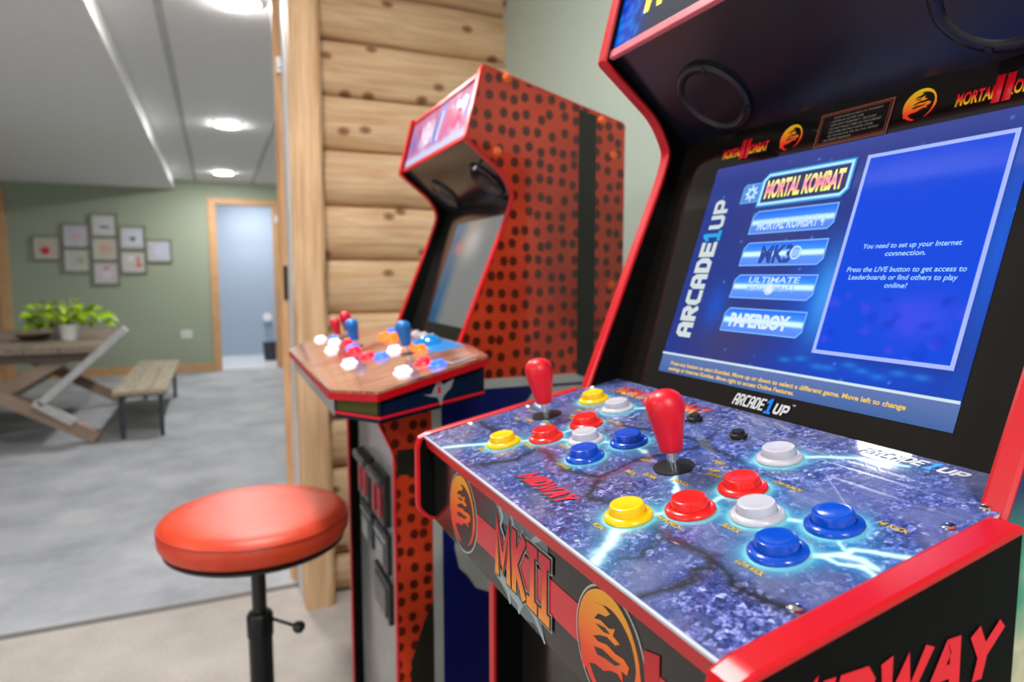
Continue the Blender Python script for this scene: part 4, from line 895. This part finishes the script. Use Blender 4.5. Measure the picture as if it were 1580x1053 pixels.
# plant
pl = thing('potted_plant', (-1.02, 5.9, tz), 'bright green trailing plant in a white pot on the table', 'plant')
lathe('pot', [(0,0),(.052,0),(.064,.11),(.066,.115),(.060,.115),(.056,.10),(0,.098)], pm('white_ceramic', c8(236,238,240), .25), pl, T(-1.02, 5.9, tz), 28)
lathe('soil', [(0,.099),(.056,.099),(0,.103)], pm('soil', c8(60,44,32), .9), pl, T(-1.02, 5.9, tz), 20)
random.seed(11); leafm = NT('leaf_green'); ln = leafm.n('ShaderNodeTexNoise'); ln.inputs['Scale'].default_value = 6; leafm.l(leafm.co(), ln.inputs['Vector'])
leafm.l(leafm.ramp(ln.outputs['Fac'], [(.35, c8(130,176,8)), (.65, c8(200,224,24))]), leafm.b.inputs['Base Color']); leafm.b.inputs['Roughness'].default_value = .4
leafme = None
for k in range(64):
    a = random.uniform(0, 2*PI); r = random.uniform(.04, .30); sx_ = 1.0
    px = -1.02+r*math.cos(a)*.86; py = 5.9+r*math.sin(a)*.5; pz = tz+.12+random.uniform(.02,.13)*(1-r/.36)+random.uniform(-.03,.05)
    if k % 9 == 0: pz += .06
    if leafme is None:
        pts = []; L, Wd = .10, .038; rows = [(0,0),(.25,.8),(.5,1),(.75,.62),(1,0)]
        vs_ = []; 
        for t_, wv_ in rows:
            z_ = .02*math.sin(t_*PI)
            if wv_ == 0: vs_.append((t_*L, 0, z_))
            else: vs_ += [(t_*L, -Wd*wv_, z_+.008), (t_*L, 0, z_), (t_*L, Wd*wv_, z_+.008)]
        fs = [(0,1,2),(0,2,3),(1,4,5,2),(2,5,6,3),(4,7,8,5),(5,8,9,6),(7,10,8),(8,10,9)]
        leafme = bpy.data.meshes.new('leaf'); leafme.from_pydata(vs_, [], fs); leafme.materials.append(leafm.m)
        leafme.polygons.foreach_set('use_smooth', [True]*8)
    o = bpy.data.objects.new('leaf', leafme)
    link(o, pl, T(px, py, pz) @ Matrix.Rotation(a+random.uniform(-.6,.6), 4, 'Z') @ Matrix.Rotation(random.uniform(-.2,.7), 4, 'Y') @ Matrix.Rotation(random.uniform(-.6,.6), 4, 'X') @ Matrix.Scale(random.uniform(.8,1.25), 4))
    if k % 3 == 0: tube('stem', [(-1.02, 5.9, tz+.10), ((px-1.02)/2, (py+5.9)/2, max(pz, tz+.12)+.03), (px, py, pz)], .003, leafm.m, pl, 6)
bw_ = thing('bowl', (-1.26, 6.0, tz), 'flat dark brown bowl beside the plant', 'bowl')
lathe('bowl_body', [(0,0),(.06,0),(.12,.03),(.128,.04),(.118,.038),(.055,.010),(0,.010)], pm('brown_bowl', c8(84,60,50), .5), bw_, T(-1.26, 6.0, tz), 28)
p2 = thing('candle_jar', (-1.12, 6.17, tz), 'pale pinkish jar standing behind the bowl and plant', 'jar')
lathe('jar_body', [(0,0),(.05,0),(.053,.01),(.053,.12),(.048,.135),(.044,.13),(.044,.02),(0,.02)], pm('pale_jar', c8(206,190,186), .4), p2, T(-1.12, 6.17, tz), 24)
# picture group
fr = pm('grey_wood_frame', c8(136,132,116), .5, var=.1); mt = pm('mount_card', c8(200,202,204), .7, var=.01)
PX = [(-1.700,.303,'picture frame holding a red flower print, leftmost of the group', (196,188,170), [((-.02,-.03,.045,.045), (206,50,60)), ((.05,.02,.03,.06), (206,184,172))]),
      (-1.417,.445,'picture frame with a pale pink and lilac print, upper left', (196,192,206), [((0,-.02,.06,.03), (206,176,186))]),
      (-1.419,.169,'picture frame with a grey and yellow-green print, lower left', (196,196,188), [((.0,.01,.02,.05), (176,176,196)), ((.04,0,.02,.05), (170,176,120))]),
      (-1.139,.569,'picture frame at the top of the group with a slate blue bar', (206,208,206), [((0,-.02,.055,.016), (96,116,140))]),
      (-1.140,.304,'picture frame in the middle of the group with a peach print', (204,188,172), [((0,0,.05,.06), (206,170,160))]),
      (-1.141,.031,'picture frame at the bottom of the group with a rose pattern', (206,196,200), [((0,.05,.03,.02), (196,130,136)), ((.0,-.02,.05,.04), (214,206,216))]),
      (-.861,.436,'picture frame with a small black car silhouette', (206,210,222), [((0,-.01,.035,.016), (36,36,60)), ((0,-.03,.015,.02), (90,94,116))]),
      (-.861,.159,'picture frame with an orange-red corner print, lower right', (206,198,192), [((.05,-.04,.03,.03), (216,110,80)), ((-.03,.04,.035,.03), (222,220,224)), ((.045,.02,.02,.04), (190,140,130))]),
      (-.593,.290,'picture frame with a pale violet print, rightmost of the group', (196,198,216), [((-.01,.01,.04,.05), (208,206,228))])]
for x, z, l, bg, blobs in PX:
    t = thing('picture_frame', (x, YF, z+H), l, 'picture', 'picture group on the far wall'); s = .135; f_ = .016; zc = z+H
    bm = bmesh.new(); abox(bm, x-s, x+s, YF-.028, YF-.001, zc-s, zc-s+f_); abox(bm, x-s, x+s, YF-.028, YF-.001, zc+s-f_, zc+s); abox(bm, x-s, x-s+f_, YF-.028, YF-.001, zc-s+f_, zc+s-f_); abox(bm, x+s-f_, x+s, YF-.028, YF-.001, zc-s+f_, zc+s-f_)
    bobj('frame', bm, fr, t); box('mount', x-s+f_, x+s-f_, YF-.012, YF-.002, zc-s+f_, zc+s-f_, mt, t)
    pr = box('print', x-.092, x+.092, YF-.0135, YF-.012, zc-.092, zc+.092, pm('print_%d_%d_%d' % bg, c8(*bg), .5), t)
    for k, ((bx_, bz_, rx, rz), colr) in enumerate(blobs):
        poly('print_motif', [(x+bx_+rx*math.cos(a)*(1+.12*math.sin(3*a)), zc+bz_+rz*math.sin(a)) for a in [2*PI*i/18 for i in range(18)]], pm('motif_%d_%d_%d' % colr, c8(*colr), .5), pr, frame((0, YF-.0135, 0), (1,0,0), (0,-1,0)), lift=.0006*(k+1))
ot = thing('wall_outlet', (-.347, YF, -.709+H), 'white double wall outlet low on the green wall', 'outlet')
op = box('cover_plate', -.407, -.287, YF-.008, YF-.001, -.755+H, -.663+H, pm('white_plastic', c8(236,236,238)), ot, bevel=.003)
for x in (-.375, -.319): box('socket', x-.018, x+.018, YF-.010, YF-.008, -.73+H, -.688+H, pm('socket_grey', c8(200,200,200), .4), op)
# back room contents
bn = thing('waste_bin', (.66, 9.75, .004), 'dark waste bin on the white floor beyond the doorway', 'bin')
lathe('bin_body', [(0,0),(.085,0),(.105,.24),(.110,.245),(.100,.245),(.082,.01),(0,.01)], pm('charcoal_plastic', c8(40,46,56), .5), bn, T(.66, 9.75, .004), 24)
tr = thing('paper_roll', (.67, 10.38, .56), 'white paper roll on the pale wall above the bin', 'paper roll')
lathe('roll', [(.02,-.05),(.058,-.05),(.060,-.046),(.060,.046),(.058,.05),(.02,.05)], pm('white_paper', c8(240,240,242), .8), tr, T(.67, 10.36, .56) @ Matrix.Rotation(PI/2, 4, 'X'), 24)
tube('roll_holder', [(.67,10.45,.56),(.67,10.30,.56)], .012, CHROME, tr)
dk3 = thing('door_latch', (DX1+.02, YF-.03, .90+H-.28), 'small pale latch plate high on the right door casing', 'latch')
box('latch_plate', DX1+.005, DX1+.045, YF-.032, YF-.025, .66+H, .74+H, pm('white_plastic', c8(236,236,238)), dk3, bevel=.003)
